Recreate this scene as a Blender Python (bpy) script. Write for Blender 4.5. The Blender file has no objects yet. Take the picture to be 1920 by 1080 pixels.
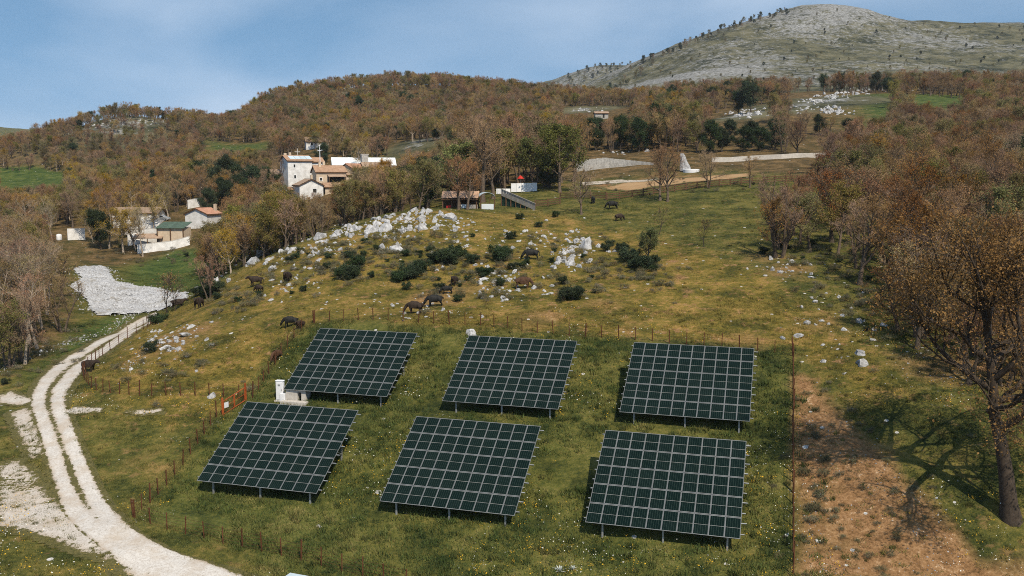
import bpy, bmesh, math, random
import numpy as np
from mathutils import Vector, Matrix, Euler

# ------------------------------------------------------------------ camera, sky, sun, exposure
SC = bpy.context.scene
COL = SC.collection
R = math.radians
FPX = 1697.0                 # focal length in pixels of the 1920 px wide photograph
PITCH = R(6.9)
CAMZ = 30.0                  # drone height, the foot of the lower panel row is near z = 5
cam_d = bpy.data.cameras.new('camera')
cam = bpy.data.objects.new('camera', cam_d)
COL.objects.link(cam)
cam.location = (0, 0, CAMZ)
cam.rotation_euler = (R(90) - PITCH, 0, 0)
cam_d.sensor_width = 36.0
cam_d.lens = 36.0 * FPX / 1920.0
cam_d.clip_start = 0.5
cam_d.clip_end = 12000
SC.camera = cam

SUN_EL, SUN_AZ = R(51), R(25)        # sun behind the camera, to the right
sun_dir = Vector((math.sin(SUN_AZ) * math.cos(SUN_EL), -math.cos(SUN_AZ) * math.cos(SUN_EL), math.sin(SUN_EL)))
sd = bpy.data.lights.new('sun', 'SUN')
sd.energy = 5.0
sd.angle = R(0.53)
sd.color = (1.0, 0.88, 0.70)
sun = bpy.data.objects.new('sun', sd)
COL.objects.link(sun)
sun.rotation_euler = sun_dir.to_track_quat('Z', 'Y').to_euler()

W = bpy.data.worlds.new('World')
SC.world = W
W.use_nodes = True
nt = W.node_tree
nt.nodes.clear()
w_out = nt.nodes.new('ShaderNodeOutputWorld')
w_bg = nt.nodes.new('ShaderNodeBackground')
w_sky = nt.nodes.new('ShaderNodeTexSky')
w_sky.sky_type = 'NISHITA'
w_sky.sun_disc = False
w_sky.sun_elevation = SUN_EL
w_sky.sun_rotation = math.atan2(sun_dir.x, sun_dir.y)
w_sky.altitude = 1500
w_sky.air_density = 1.0
w_sky.dust_density = 0.3
w_sky.ozone_density = 1.2
w_bg.inputs['Strength'].default_value = 0.145
# thin clouds all over the sky, from noise over the view direction
w_tc = nt.nodes.new('ShaderNodeTexCoord')
w_map = nt.nodes.new('ShaderNodeMapping')
w_map.inputs['Scale'].default_value = (1.0, 1.0, 2.6)
w_map.inputs['Location'].default_value = (8.538, 2.806, 3.81)
w_n = nt.nodes.new('ShaderNodeTexNoise')
w_n.inputs['Scale'].default_value = 3.0
w_n.inputs['Detail'].default_value = 6
w_n.inputs['Roughness'].default_value = 0.46
w_n.inputs['Distortion'].default_value = 0.25
w_r = nt.nodes.new('ShaderNodeValToRGB')
w_r.color_ramp.elements[0].position = 0.40
w_r.color_ramp.elements[0].color = (0, 0, 0, 1)
w_r.color_ramp.elements[1].position = 0.72
w_r.color_ramp.elements[1].color = (1, 1, 1, 1)
w_mul = nt.nodes.new('ShaderNodeMath')
w_mul.operation = 'MULTIPLY'
w_mul.inputs[1].default_value = 0.5
w_mix = nt.nodes.new('ShaderNodeMix')
w_mix.data_type = 'RGBA'
w_mix.inputs['B'].default_value = (5.4, 6.1, 7.1, 1)
L = nt.links.new
L(w_tc.outputs['Generated'], w_map.inputs['Vector'])
L(w_map.outputs['Vector'], w_n.inputs['Vector'])
L(w_n.outputs['Fac'], w_r.inputs['Fac'])
L(w_r.outputs['Color'], w_mul.inputs[0])
L(w_mul.outputs[0], w_mix.inputs['Factor'])
# the clear, deep blue of a dry spring day: the sky is read a little higher up, so it does not whiten at the horizon
w_up = nt.nodes.new('ShaderNodeVectorMath'); w_up.operation = 'MULTIPLY_ADD'
w_up.inputs[1].default_value = (1, 1, 0.75); w_up.inputs[2].default_value = (0, 0, 0.24)
w_nm = nt.nodes.new('ShaderNodeVectorMath'); w_nm.operation = 'NORMALIZE'
L(w_tc.outputs['Generated'], w_up.inputs[0]); L(w_up.outputs[0], w_nm.inputs[0]); L(w_nm.outputs[0], w_sky.inputs['Vector'])
w_tint = nt.nodes.new('ShaderNodeMix'); w_tint.data_type = 'RGBA'; w_tint.blend_type = 'MULTIPLY'; w_tint.inputs['Factor'].default_value = 1.0
w_tint.inputs['B'].default_value = (0.88, 1.06, 1.0, 1)
L(w_sky.outputs['Color'], w_tint.inputs['A']); L(w_tint.outputs['Result'], w_mix.inputs['A'])
L(w_mix.outputs['Result'], w_bg.inputs['Color'])
L(w_bg.outputs[0], w_out.inputs['Surface'])

SC.view_settings.view_transform = 'Standard'
SC.view_settings.look = 'None'
SC.view_settings.exposure = 0.08
SC.view_settings.gamma = 1.0
SC.cycles.use_denoising = False
SC.cycles.filter_width = 1.0
SC.cycles.max_bounces = 6
SC.cycles.diffuse_bounces = 2
SC.cycles.glossy_bounces = 3
SC.cycles.transmission_bounces = 3
SC.cycles.transparent_max_bounces = 6
SC.cycles.volume_bounces = 0

rng = np.random.default_rng(7)
random.seed(7)

# ------------------------------------------------------------------ helpers
def tag(o, label=None, cat=None, group=None, kind=None):
    if label: o['label'] = label
    if cat: o['category'] = cat
    if group: o['group'] = group
    if kind: o['kind'] = kind
    return o

def empty(name, loc=(0, 0, 0), rz=0.0, parent=None):
    o = bpy.data.objects.new(name, None)
    COL.objects.link(o)
    o.location = loc
    o.rotation_euler = (0, 0, rz)
    o.empty_display_size = 0.3
    if parent: o.parent = parent
    return o

def link(name, me, parent=None, loc=None, rot=None, scale=None):
    o = bpy.data.objects.new(name, me)
    COL.objects.link(o)
    if parent: o.parent = parent
    if loc is not None: o.location = loc
    if rot is not None: o.rotation_euler = rot
    if scale is not None: o.scale = scale if hasattr(scale, '__len__') else (scale,) * 3
    return o

def np_mesh(name, v, f, mat=None, smooth=False):
    """v (n,3) array, f (m,3|4) int array"""
    me = bpy.data.meshes.new(name)
    v = np.asarray(v, np.float32); f = np.asarray(f, np.int32)
    k = f.shape[1]
    me.vertices.add(len(v)); me.vertices.foreach_set('co', v.ravel())
    me.loops.add(f.size); me.loops.foreach_set('vertex_index', f.ravel())
    me.polygons.add(len(f))
    me.polygons.foreach_set('loop_start', np.arange(0, f.size, k, dtype=np.int32))
    if smooth: me.polygons.foreach_set('use_smooth', np.ones(len(f), bool))
    me.update(calc_edges=True)
    if mat: me.materials.append(mat)
    return me

def copy_tree(o, parent=None):
    c = o.copy(); COL.objects.link(c); c.parent = parent
    for ch in o.children: copy_tree(ch, c)
    return c

class MB:
    """collects simple solids into one mesh"""
    def __init__(s): s.v = []; s.f = []
    def add(s, vs, fs):
        n = len(s.v); s.v += [tuple(p) for p in vs]; s.f += [tuple(i + n for i in q) for q in fs]
        return s
    def box(s, x0, x1, y0, y1, z0, z1):
        return s.add([(x0,y0,z0),(x1,y0,z0),(x1,y1,z0),(x0,y1,z0),(x0,y0,z1),(x1,y0,z1),(x1,y1,z1),(x0,y1,z1)],
                     [(0,3,2,1),(4,5,6,7),(0,1,5,4),(1,2,6,5),(2,3,7,6),(3,0,4,7)])
    def bar(s, a, b, w, h=None, up=(0, 0, 1)):
        """rectangular bar from a to b, width w, height h"""
        h = h or w
        a = Vector(a); b = Vector(b); d = (b - a).normalized(); u = Vector(up)
        if abs(d.dot(u)) > .98: u = Vector((1, 0, 0))
        x = d.cross(u).normalized() * (w / 2); y = x.cross(d).normalized() * (h / 2)
        vs = [a - x - y, a + x - y, a + x + y, a - x + y, b - x - y, b + x - y, b + x + y, b - x + y]
        return s.add(vs, [(0,3,2,1),(4,5,6,7),(0,1,5,4),(1,2,6,5),(2,3,7,6),(3,0,4,7)])
    def tube(s, pts, rad, n=6):
        pts = [Vector(p) for p in pts]; m = len(pts); base = len(s.v)
        for i, p in enumerate(pts):
            d = (pts[min(i + 1, m - 1)] - pts[max(i - 1, 0)]).normalized()
            u = Vector((0, 0, 1)) if abs(d.z) < .9 else Vector((1, 0, 0))
            x = d.cross(u).normalized(); y = x.cross(d)
            r = rad[i] if hasattr(rad, '__len__') else rad
            for k in range(n):
                a = 2 * math.pi * k / n
                s.v.append(tuple(p + x * (math.cos(a) * r) + y * (math.sin(a) * r)))
        for i in range(m - 1):
            for k in range(n):
                s.f.append((base + i*n + k, base + i*n + (k+1) % n, base + (i+1)*n + (k+1) % n, base + (i+1)*n + k))
        s.f.append(tuple(base + k for k in range(n))[::-1]); s.f.append(tuple(base + (m-1)*n + k for k in range(n)))
        return s
    def prism(s, poly, d):
        """poly: list of 3D points (planar), extruded by vector d"""
        n = len(poly); d = Vector(d)
        a = [Vector(p) for p in poly]; b = [p + d for p in a]
        return s.add(a + b, [tuple(range(n))[::-1], tuple(range(n, 2*n))] + [(i, (i+1) % n, n + (i+1) % n, n + i) for i in range(n)])
    def mesh(s, name, mat, bevel=0, smooth=False):
        me = bpy.data.meshes.new(name)
        me.from_pydata(s.v, [], s.f)
        bm = bmesh.new(); bm.from_mesh(me)
        bmesh.ops.recalc_face_normals(bm, faces=bm.faces)
        if bevel: bmesh.ops.bevel(bm, geom=list(bm.edges), offset=bevel, segments=1, affect='EDGES')
        bm.to_mesh(me); bm.free()
        if smooth:
            for p in me.polygons: p.use_smooth = True
        me.materials.append(mat)
        return me
    def build(s, name, mat, parent=None, bevel=0, smooth=False, loc=None, rot=None):
        return link(name, s.mesh(name, mat, bevel, smooth), parent, loc, rot)

# value noise, vectorised
_perm = rng.permutation(4096)
_vals = rng.random(4096)
def vnoise(x, y, seed=0):
    xi = np.floor(x).astype(np.int64); yi = np.floor(y).astype(np.int64)
    fx = x - xi; fy = y - yi
    fx = fx*fx*fx*(fx*(fx*6-15)+10); fy = fy*fy*fy*(fy*(fy*6-15)+10)
    def h(a, b): return _vals[_perm[(_perm[(a + seed*17) & 4095] + b) & 4095]]
    return (h(xi, yi)*(1-fx) + h(xi+1, yi)*fx)*(1-fy) + (h(xi, yi+1)*(1-fx) + h(xi+1, yi+1)*fx)*fy
def fbm(x, y, octv=4, seed=0, rough=.5):
    t = 0; a = 1; n = 0
    for i in range(octv):
        t = t + a*(vnoise(x*2**i + 13.7*i, y*2**i - 7.3*i, seed + i) - .5); n += a; a *= rough
    return t / n * 2
def sstep(x, a, b):
    t = np.clip((x - a) / (b - a), 0, 1); return t*t*(3 - 2*t)

# ------------------------------------------------------------------ pixel -> ray (1920x1080 photograph)
CP, SP = math.cos(PITCH), math.sin(PITCH)
def ray(px, py):
    """direction scaled so that its forward (Y) component is 1"""
    x = (np.asarray(px, float) - 960) / FPX; y = (540 - np.asarray(py, float)) / FPX
    fy = CP + y*SP; fz = y*CP - SP
    return x / fy, fz / fy
def to_px(x, y, z):
    z = z - CAMZ
    d = y*CP - z*SP; v = y*SP + z*CP
    return 960 + FPX * x / d, 540 - FPX * v / d
# ------------------------------------------------------------------ terrain: heights read off the photograph
# (px, py, forward distance in metres) of ground points
CTRL = [
 # foreground
 (-300,1080,57),(0,1080,57),(480,1080,58),(960,1080,58.5),(1487,1080,56),(1920,1080,54),(2250,1080,53),
 (250,968,65),(140,950,67),(0,900,72),(-200,900,72),(75,760,88),(-100,760,90),(150,680,107),(240,620,130),(310,580,148),
 (230,590,140),(150,505,172),(330,558,152),(0,700,101),(0,600,125),(-200,600,130),(-200,480,190),
 (300,465,215),(140,445,222),(260,520,180),(0,440,230),(380,418,235),(420,440,215),
 # village
 (565,372,255),(550,348,268),(460,345,275),(640,340,270),(380,350,290),(690,330,280),(330,400,250),
 # left hills
 (50,325,390),(-200,320,400),(200,330,370),(230,219,470),(100,262,480),(0,284,500),(-200,300,520),(320,226,500),(300,280,420),
 (430,240,540),(370,238,540),(380,232,490),(430,234,495),(330,229,488),(460,226,500),(430,270,430),(480,300,340),
 # middle hill
 (500,195,545),(600,175,545),(700,163,545),(760,158,545),(880,165,565),(960,178,590),(1030,198,610),
 (600,250,400),(750,245,400),(900,255,360),(900,210,460),(580,278,330),(790,272,300),(700,300,300),(680,200,470),
 # right of the middle
 (1130,218,420),(1080,200,480),(1250,235,330),(1330,225,345),(1250,195,430),
 (1330,306,226),(1400,302,228),(1590,294,232),(1750,296,232),(1920,292,232),(2200,292,235),
 (1550,195,360),(1400,214,335),(1700,178,385),(1850,188,385),(2200,190,390),(1600,172,420),(1850,170,420),(1420,188,410),
 (1600,240,290),(1850,240,290),(2200,240,295),
 # mountain and what lies behind
 (1100,195,700),(1200,185,700),(1400,185,620),(1600,180,600),(1850,178,600),(2200,180,600),
 (1300,140,860),(1500,105,960),(1700,110,940),(1880,110,940),(1600,60,1080),(1450,60,1080),
 (1110,188,950),(1180,150,1050),(1240,108,1080),(1340,66,1120),(1400,45,1140),(1480,20,1170),(1590,9,1190),(1680,33,1180),(1760,45,1200),(1850,39,1200),(1920,46,1200),(2200,60,1220),
 (1200,205,1450),(1140,210,1450),(1070,215,1450),(1480,120,1700),(1700,120,1700),(2000,130,1700),
 (1100,130,2000),(1150,122,2000),(1200,126,2000),(1040,152,2000),(985,176,2000),(1260,145,2000),
 (-200,300,1100),(0,296,1000),(250,280,900),(500,270,900),(760,250,900),(960,240,900),
 (-30,250,1800),(-200,230,1800),(60,270,1800),(300,300,1700),(600,300,1700),(850,290,1700),
 (0,320,4000),(500,320,4000),(960,310,4000),(1400,300,4000),(1900,300,4000),
 # rocky knoll behind the panels
 (380,548,137),(430,515,140),(480,490,143),(600,440,148),(700,410,151),(800,394,154),(900,394,155),
 (430,520,165),(500,478,175),(600,440,190),(700,415,195),(780,398,190),
 (600,540,115),(600,600,99),(480,545,118),(380,600,111),(300,650,100),(340,592,120),(300,608,116),(300,720,88),(220,740,87),(450,700,90),(180,720,92),
 (400,800,79),(780,577,103),(815,563,106),(980,530,112),(995,482,122),(700,500,121),(850,450,133),(1060,450,134),(980,412,146),
 (960,625,92),(700,610,95),(1200,630,90),(960,384,168),(1100,376,172),(1150,392,160),(870,385,170),
 (1000,346,205),(1160,334,212),(1050,336,212),(1230,300,232),(1180,288,250),(1380,345,185),(1250,362,177),(1550,330,195),
 # right slope
 (1487,655,85),(1600,560,100),(1470,487,115),(1300,520,108),(1300,430,138),(1700,530,104),(1600,680,80),(1700,800,68),(1890,915,60),
 (1560,1000,59.5),(1850,650,82),(1900,520,105),(1900,420,140),(1700,420,142),(1500,410,142),(1700,340,190),(1900,340,190),(2200,420,140),(2200,650,82),(2250,900,60),
]
# the six solar arrays (camera fit of their corners): centre x, y, z, width axis and slope axis
AW, AH = 10.60, 8.77
AU = Vector((.9590, -.2840, 0)).normalized()
AV = Vector((.241, .812, .533)); AV = (AV - AU * AV.dot(AU)).normalized()
AN = AU.cross(AV).normalized()
_cam_pos = {'A1': (-15.39,-6.97,86.92), 'B1': (-18.91,-12.74,73.62), 'A2': (-.08,-7.46,82.07), 'B2': (-3.85,-13.49,69.91), 'A3': (15.15,-7.85,77.73), 'B3': (11.28,-13.92,65.45)}
ARR = {k: Vector((x, z*CP + y*SP, y*CP - z*SP + CAMZ)) for k, (x, y, z) in _cam_pos.items()}
CLEAR = 1.25
_cx, _cy, _cz = [], [], []
for px, py, Y in CTRL:
    a, b = ray(px, py)
    _cx.append(a*Y); _cy.append(Y); _cz.append(b*Y)
for k, c in ARR.items():
    for s in (-1, 0, 1):
        g = c + AU*(s*AW/2) - AV*(AH/2) - Vector((0, 0, CLEAR))
        _cx.append(g.x); _cy.append(g.y); _cz.append(g.z - CAMZ)
        g = c + AU*(s*AW/2) + AV*(AH/2) - Vector((0, 0, CLEAR + 2.05))
        _cx.append(g.x); _cy.append(g.y); _cz.append(g.z - CAMZ)
# ground under and behind the drone
for th in range(-180, 180, 30):
    for r_, z_ in ((22, -29), (50, -28.5), (180, -28), (700, -26), (4000, -30)):
        if abs(th) < 60 and r_ > 22: continue
        _cx.append(r_*math.sin(R(th))); _cy.append(r_*math.cos(R(th))); _cz.append(z_)
_cx = np.array(_cx); _cy = np.array(_cy); _cz = np.array(_cz)
_ct = np.arctan2(_cx, _cy); _cr = np.hypot(_cx, _cy); _cl = np.log(_cr); _cv = _cz/_cr
def _tps(d2): return 0.5*d2*np.log(d2 + 1e-12)
_n = len(_ct)
_A = np.zeros((_n + 3, _n + 3))
_A[:_n, :_n] = _tps((_ct[:, None] - _ct)**2 + (_cl[:, None] - _cl)**2) + np.eye(_n)*6e-5
_A[:_n, _n:] = np.stack([np.ones(_n), _ct, _cl], 1); _A[_n:, :_n] = _A[:_n, _n:].T
_w = np.linalg.solve(_A, np.concatenate([_cv, np.zeros(3)]))
def _rbf(t, l):
    out = np.empty(t.size); t = t.ravel(); l = l.ravel()
    for i in range(0, t.size, 8192):
        a, b = t[i:i+8192], l[i:i+8192]
        out[i:i+8192] = _tps((a[:, None] - _ct)**2 + (b[:, None] - _cl)**2) @ _w[:_n] + _w[_n] + _w[_n+1]*a + _w[_n+2]*b
    return out
# one sheet: rings of growing radius round the drone's foot, finest where the photograph looks
TH_IN = np.linspace(R(-37), R(37), 561)
TH = np.concatenate([np.linspace(R(-180), R(-37), 29)[:-1], TH_IN, np.linspace(R(37), R(180), 29)[1:-1]])
LR = np.linspace(math.log(24), math.log(4200), 680)
# coarse fit, then bilinear refinement
_TC = np.concatenate([np.linspace(R(-180), R(-37), 25)[:-1], np.linspace(R(-37), R(37), 150), np.linspace(R(37), R(180), 25)[1:]])
_LC = np.linspace(LR[0], LR[-1], 230)
_tg, _lg = np.meshgrid(_TC, _LC)
_V = _rbf(_tg, _lg).reshape(_tg.shape)
def _bil(t, l):
    i = np.clip(np.searchsorted(_TC, t) - 1, 0, len(_TC) - 2); j = np.clip(np.searchsorted(_LC, l) - 1, 0, len(_LC) - 2)
    ft = np.clip((t - _TC[i])/(_TC[i+1] - _TC[i]), 0, 1); fl = np.clip((l - _LC[j])/(_LC[j+1] - _LC[j]), 0, 1)
    return (_V[j, i]*(1-ft) + _V[j, i+1]*ft)*(1-fl) + (_V[j+1, i]*(1-ft) + _V[j+1, i+1]*ft)*fl
def base_h(x, y):
    x = np.asarray(x, float); y = np.asarray(y, float)
    r = np.maximum(np.hypot(x, y), 24); return _bil(np.arctan2(x, y), np.log(r))*r + CAMZ
def height(x, y):
    x = np.asarray(x, float); y = np.asarray(y, float)
    r = np.hypot(x, y)
    far = sstep(r, 250, 700); vfar = sstep(r, 650, 1000)
    z = base_h(x, y)
    z = z + .16*fbm(x/3.2, y/3.2, 3, 1)*(1 - far) + .5*fbm(x/17, y/17, 3, 5)*sstep(r, 95, 130) \
          + far*2.2*fbm(x/45, y/45, 4, 9) + vfar*7.0*fbm(x/120, y/120, 5, 21, .6)
    return z
def hit(px, py, lo=26., hi=4000.):
    """where the ray through a pixel of the photograph meets the ground"""
    a, b = ray(px, py)
    Y = np.exp(np.linspace(math.log(lo), math.log(hi), 900))
    d = CAMZ + b*Y - height(a*Y, Y)
    k = np.argmax(d < 0)
    if d[k] >= 0: k = len(Y) - 1
    y0, y1 = Y[max(k-1, 0)], Y[k]
    for _ in range(18):
        m = (y0 + y1)/2
        if CAMZ + b*m - height(a*m, m) < 0: y1 = m
        else: y0 = m
    return Vector((float(a*y1), float(y1), float(height(a*y1, y1))))
def at(px, py, Y):
    """a point on the ray through a pixel at forward distance Y"""
    a, b = ray(px, py); return Vector((float(a*Y), Y, float(CAMZ + b*Y)))
def ground(x, y): return float(height(x, y))
def on(px, Y):
    """ground point in the column of a pixel at forward distance Y"""
    x = (px - 960)/FPX * Y / CP      # the column is a vertical plane to first order
    for _ in range(6):
        z = ground(x, Y); d = Y*CP - (z - CAMZ)*SP; x = (px - 960)/FPX*d
    return Vector((x, Y, ground(x, Y)))
# ------------------------------------------------------------------ materials
class NT:
    def __init__(s, name):
        s.m = bpy.data.materials.new(name); s.m.use_nodes = True
        s.t = s.m.node_tree; s.t.nodes.clear()
        s.out = s.n('ShaderNodeOutputMaterial'); s.p = s.n('ShaderNodeBsdfPrincipled')
        s.t.links.new(s.p.outputs[0], s.out.inputs['Surface'])
        s.p.inputs['Roughness'].default_value = .9
        s.p.inputs['Specular IOR Level'].default_value = .2
    def n(s, k, **kw):
        x = s.t.nodes.new(k)
        for a, b in kw.items(): setattr(x, a, b)
        return x
    def put(s, sock, v):
        if isinstance(v, bpy.types.NodeSocket): s.t.links.new(v, sock)
        elif isinstance(v, (tuple, list)): sock.default_value = tuple(v) + ((1,) if len(v) == 3 and sock.type == 'RGBA' else ())
        else: sock.default_value = v
    def obj(s): return s.n('ShaderNodeTexCoord').outputs['Object']
    def pos(s): return s.n('ShaderNodeNewGeometry').outputs['Position']
    def noise(s, vec, scale, detail=4, rough=.55, dist=0.):
        x = s.n('ShaderNodeTexNoise'); s.put(x.inputs['Vector'], vec)
        x.inputs['Scale'].default_value = scale; x.inputs['Detail'].default_value = detail; x.inputs['Roughness'].default_value = rough; x.inputs['Distortion'].default_value = dist
        return x.outputs['Fac']
    def voro(s, vec, scale, feat='F1', out='Distance', rnd=1.):
        x = s.n('ShaderNodeTexVoronoi', feature=feat); s.put(x.inputs['Vector'], vec); x.inputs['Scale'].default_value = scale
        x.inputs['Randomness'].default_value = rnd
        return x.outputs[out]
    def ramp(s, fac, *stops):
        x = s.n('ShaderNodeValToRGB'); e = x.color_ramp.elements
        for i, (p, c) in enumerate(stops):
            q = e[i] if i < 2 else e.new(p)
            q.position = p; q.color = tuple(c) + (1,) if hasattr(c, '__len__') else (c, c, c, 1)
        s.put(x.inputs['Fac'], fac); return x.outputs['Color']
    def mix(s, f, a, b, mode='MIX'):
        x = s.n('ShaderNodeMix', data_type='RGBA', blend_type=mode)
        s.put(x.inputs['Factor'], f); s.put(x.inputs['A'], a); s.put(x.inputs['B'], b); return x.outputs['Result']
    def math(s, op, a, b=0., clamp=False):
        x = s.n('ShaderNodeMath', operation=op, use_clamp=clamp); s.put(x.inputs[0], a); s.put(x.inputs[1], b); return x.outputs[0]
    def attr(s, name): return s.n('ShaderNodeAttribute', attribute_name=name).outputs['Fac']
    def rand(s): return s.n('ShaderNodeObjectInfo').outputs['Random']
    def hsv(s, c, h=.5, sat=1., v=1.):
        x = s.n('ShaderNodeHueSaturation'); s.put(x.inputs['Hue'], h); s.put(x.inputs['Saturation'], sat); s.put(x.inputs['Value'], v); s.put(x.inputs['Color'], c); return x.outputs['Color']
    def bump(s, h, strength=.3, dist=.1):
        x = s.n('ShaderNodeBump'); s.put(x.inputs['Height'], h); x.inputs['Strength'].default_value = strength; x.inputs['Distance'].default_value = dist
        s.t.links.new(x.outputs[0], s.p.inputs['Normal'])
    def col(s, c): s.put(s.p.inputs['Base Color'], c); return s
    def rgh(s, r): s.put(s.p.inputs['Roughness'], r); return s

def m_rough(name, c, var=.25, scale=3., rough=.85, metal=0., bump=.0, c2=None, spec=.25):
    """plain surface with mottling and a little per-object variation"""
    t = NT(name); o = t.obj()
    n1 = t.noise(o, scale, 6, .6); n2 = t.noise(o, scale*7, 3, .6)
    f = t.math('ADD', t.math('MULTIPLY', n1, .65), t.math('MULTIPLY', n2, .35))
    d = tuple(x*(1 - var*1.6) for x in c) if c2 is None else c2
    b = tuple(min(1, x*(1 + var)) for x in c)
    cc = t.ramp(f, (.3, d), (.68, b))
    cc = t.hsv(cc, .5, 1., t.math('ADD', t.math('MULTIPLY', t.rand(), .24), .88))
    t.col(cc).rgh(rough); t.p.inputs['Metallic'].default_value = metal; t.p.inputs['Specular IOR Level'].default_value = spec
    if bump: t.bump(f, bump, .05)
    return t.m

def m_leaf(name, c1, c2, c3=None, hv=.03, trans=.25):
    """foliage: colour differs from leaf clump to clump and from tree to tree"""
    t = NT(name); o = t.obj()
    r = t.rand()
    n = t.noise(o, .55, 3, .6); n2 = t.noise(o, 5., 2, .5)
    f = t.math('ADD', t.math('MULTIPLY', n, .6), t.math('MULTIPLY', n2, .4))
    stops = [(.32, c1), (.66, c2)] if c3 is None else [(.3, c1), (.5, c2), (.7, c3)]
    c = t.ramp(f, *stops)
    h = t.math('ADD', .5 - hv/2, t.math('MULTIPLY', r, hv))
    r2 = t.math('FRACT', t.math('MULTIPLY', r, 7.31))
    c = t.hsv(c, h, t.math('ADD', .8, t.math('MULTIPLY', r2, .35)), t.math('ADD', .72, t.math('MULTIPLY', t.math('FRACT', t.math('MULTIPLY', r, 13.7)), .56)))
    t.col(c).rgh(.75)
    if trans:
        tr = t.n('ShaderNodeBsdfTranslucent'); t.put(tr.inputs['Color'], c)
        mx = t.n('ShaderNodeMixShader'); mx.inputs[0].default_value = trans
        t.t.links.new(t.p.outputs[0], mx.inputs[1]); t.t.links.new(tr.outputs[0], mx.inputs[2]); t.t.links.new(mx.outputs[0], t.out.inputs['Surface'])
    return t.m

def m_ground():
    t = NT('ground_grass'); p = t.pos()
    big = t.noise(p, .045, 5, .6); mid = t.noise(p, .28, 5, .62, .3); fin = t.noise(p, 2.3, 5, .7); vf = t.noise(p, 9., 3, .7)
    tex = t.math('ADD', t.math('MULTIPLY', mid, .45), t.math('ADD', t.math('MULTIPLY', fin, .35), t.math('MULTIPLY', vf, .2)))
    grass = t.ramp(tex, (.38, (.018, .027, .009)), (.46, (.052, .058, .015)), (.53, (.105, .098, .024)), (.62, (.19, .145, .045)))
    lush = t.ramp(tex, (.38, (.014, .032, .011)), (.47, (.040, .066, .016)), (.55, (.076, .100, .025)), (.63, (.13, .135, .045)))
    dry = t.ramp(tex, (.38, (.032, .036, .010)), (.46, (.085, .076, .016)), (.53, (.16, .122, .026)), (.62, (.33, .195, .070)))
    tex2 = t.math('ADD', t.math('MULTIPLY', t.noise(p, .9, 5, .7), .3), t.math('ADD', t.math('MULTIPLY', fin, .35), t.math('MULTIPLY', t.noise(p, 6., 4, .75), .35)))
    soil = t.ramp(tex2, (.37, (.045, .038, .016)), (.44, (.15, .082, .036)), (.51, (.24, .135, .062)), (.58, (.32, .195, .10)), (.64, (.56, .46, .35)))
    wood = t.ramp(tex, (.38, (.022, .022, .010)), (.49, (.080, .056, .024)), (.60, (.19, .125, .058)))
    gs = t.math('ADD', t.math('MULTIPLY', mid, .5), t.math('MULTIPLY', big, .5))
    fleck = t.noise(p, .85, 5, .7)
    def edge(mask, lo=.30, hi=.62):           # a ragged edge: the mask read against the noise
        return t.ramp(t.math('ADD', t.math('MULTIPLY', mask, 1.0), t.math('MULTIPLY', t.math('SUBTRACT', gs, .5), 1.1)), (lo, 0.), (hi, 1.))
    c = grass
    c = t.mix(edge(t.attr('lush')), c, lush)
    c = t.mix(edge(t.attr('dry')), c, dry)
    c = t.mix(t.math('MULTIPLY', t.ramp(fleck, (.56, 0.), (.64, .9)), t.ramp(t.attr('dry'), (.05, 0.), (.4, 1.))), c, soil)
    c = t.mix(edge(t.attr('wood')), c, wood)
    c = t.mix(edge(t.attr('soil')), c, soil)
    # limestone breaking through the turf far away
    rk = t.noise(p, .028, 8, .74, .2); rk2 = t.noise(p, .16, 6, .74)
    rf = t.math('ADD', t.math('MULTIPLY', rk, .3), t.math('MULTIPLY', rk2, .7))
    rr = t.math('ADD', rf, t.math('MULTIPLY', t.math('SUBTRACT', t.attr('rock'), .5), .50))
    rockc = t.ramp(t.noise(p, .4, 4, .7), (.38, (.10, .10, .095)), (.60, (.29, .295, .295)))
    turf = t.ramp(t.noise(p, .05, 7, .74), (.40, (.024, .028, .016)), (.50, (.075, .074, .042)), (.62, (.13, .12, .07)))
    c = t.mix(t.ramp(t.attr('rock'), (.02, 0.), (.2, 1.)), c, turf)
    c = t.mix(t.ramp(rr, (.47, 0.), (.57, .92)), c, rockc)
    # stray pale stones in the turf
    v = t.voro(p, 1.05); vc = t.n('ShaderNodeSeparateColor'); t.put(vc.inputs[0], t.voro(p, 1.05, out='Color'))
    st = t.math('MULTIPLY', t.math('LESS_THAN', v, t.math('MULTIPLY', vc.outputs[1], .26)), t.math('GREATER_THAN', vc.outputs[0], t.math('SUBTRACT', .95, t.math('MULTIPLY', t.attr('stone'), .5))))
    c = t.mix(st, c, t.ramp(vf, (.3, (.34, .33, .31)), (.7, (.62, .61, .60))))
    t.col(c).rgh(.95); t.p.inputs['Specular IOR Level'].default_value = .1
    t.bump(t.math('ADD', fin, t.math('MULTIPLY', vf, .5)), .55, .25)
    return t.m

def m_limestone(name='limestone', warm=0.):
    t = NT(name); o = t.obj()
    n = t.noise(o, 2.2, 7, .68); n2 = t.noise(o, 9., 4, .7)
    c = t.ramp(n, (.30, (.15, .15, .15)), (.46, (.35 + warm, .35 + warm*.6, .355)), (.68, (.58 + warm, .59 + warm*.6, .615)))
    c = t.mix(t.ramp(n2, (.55, 0.), (.75, .55)), c, (.19, .185, .17))
    c = t.hsv(c, .5, 1., t.math('ADD', t.math('MULTIPLY', t.rand(), .3), .8))
    t.col(c).rgh(.9); t.bump(t.math('ADD', n, t.math('MULTIPLY', n2, .4)), .7, .12)
    return t.m

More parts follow.
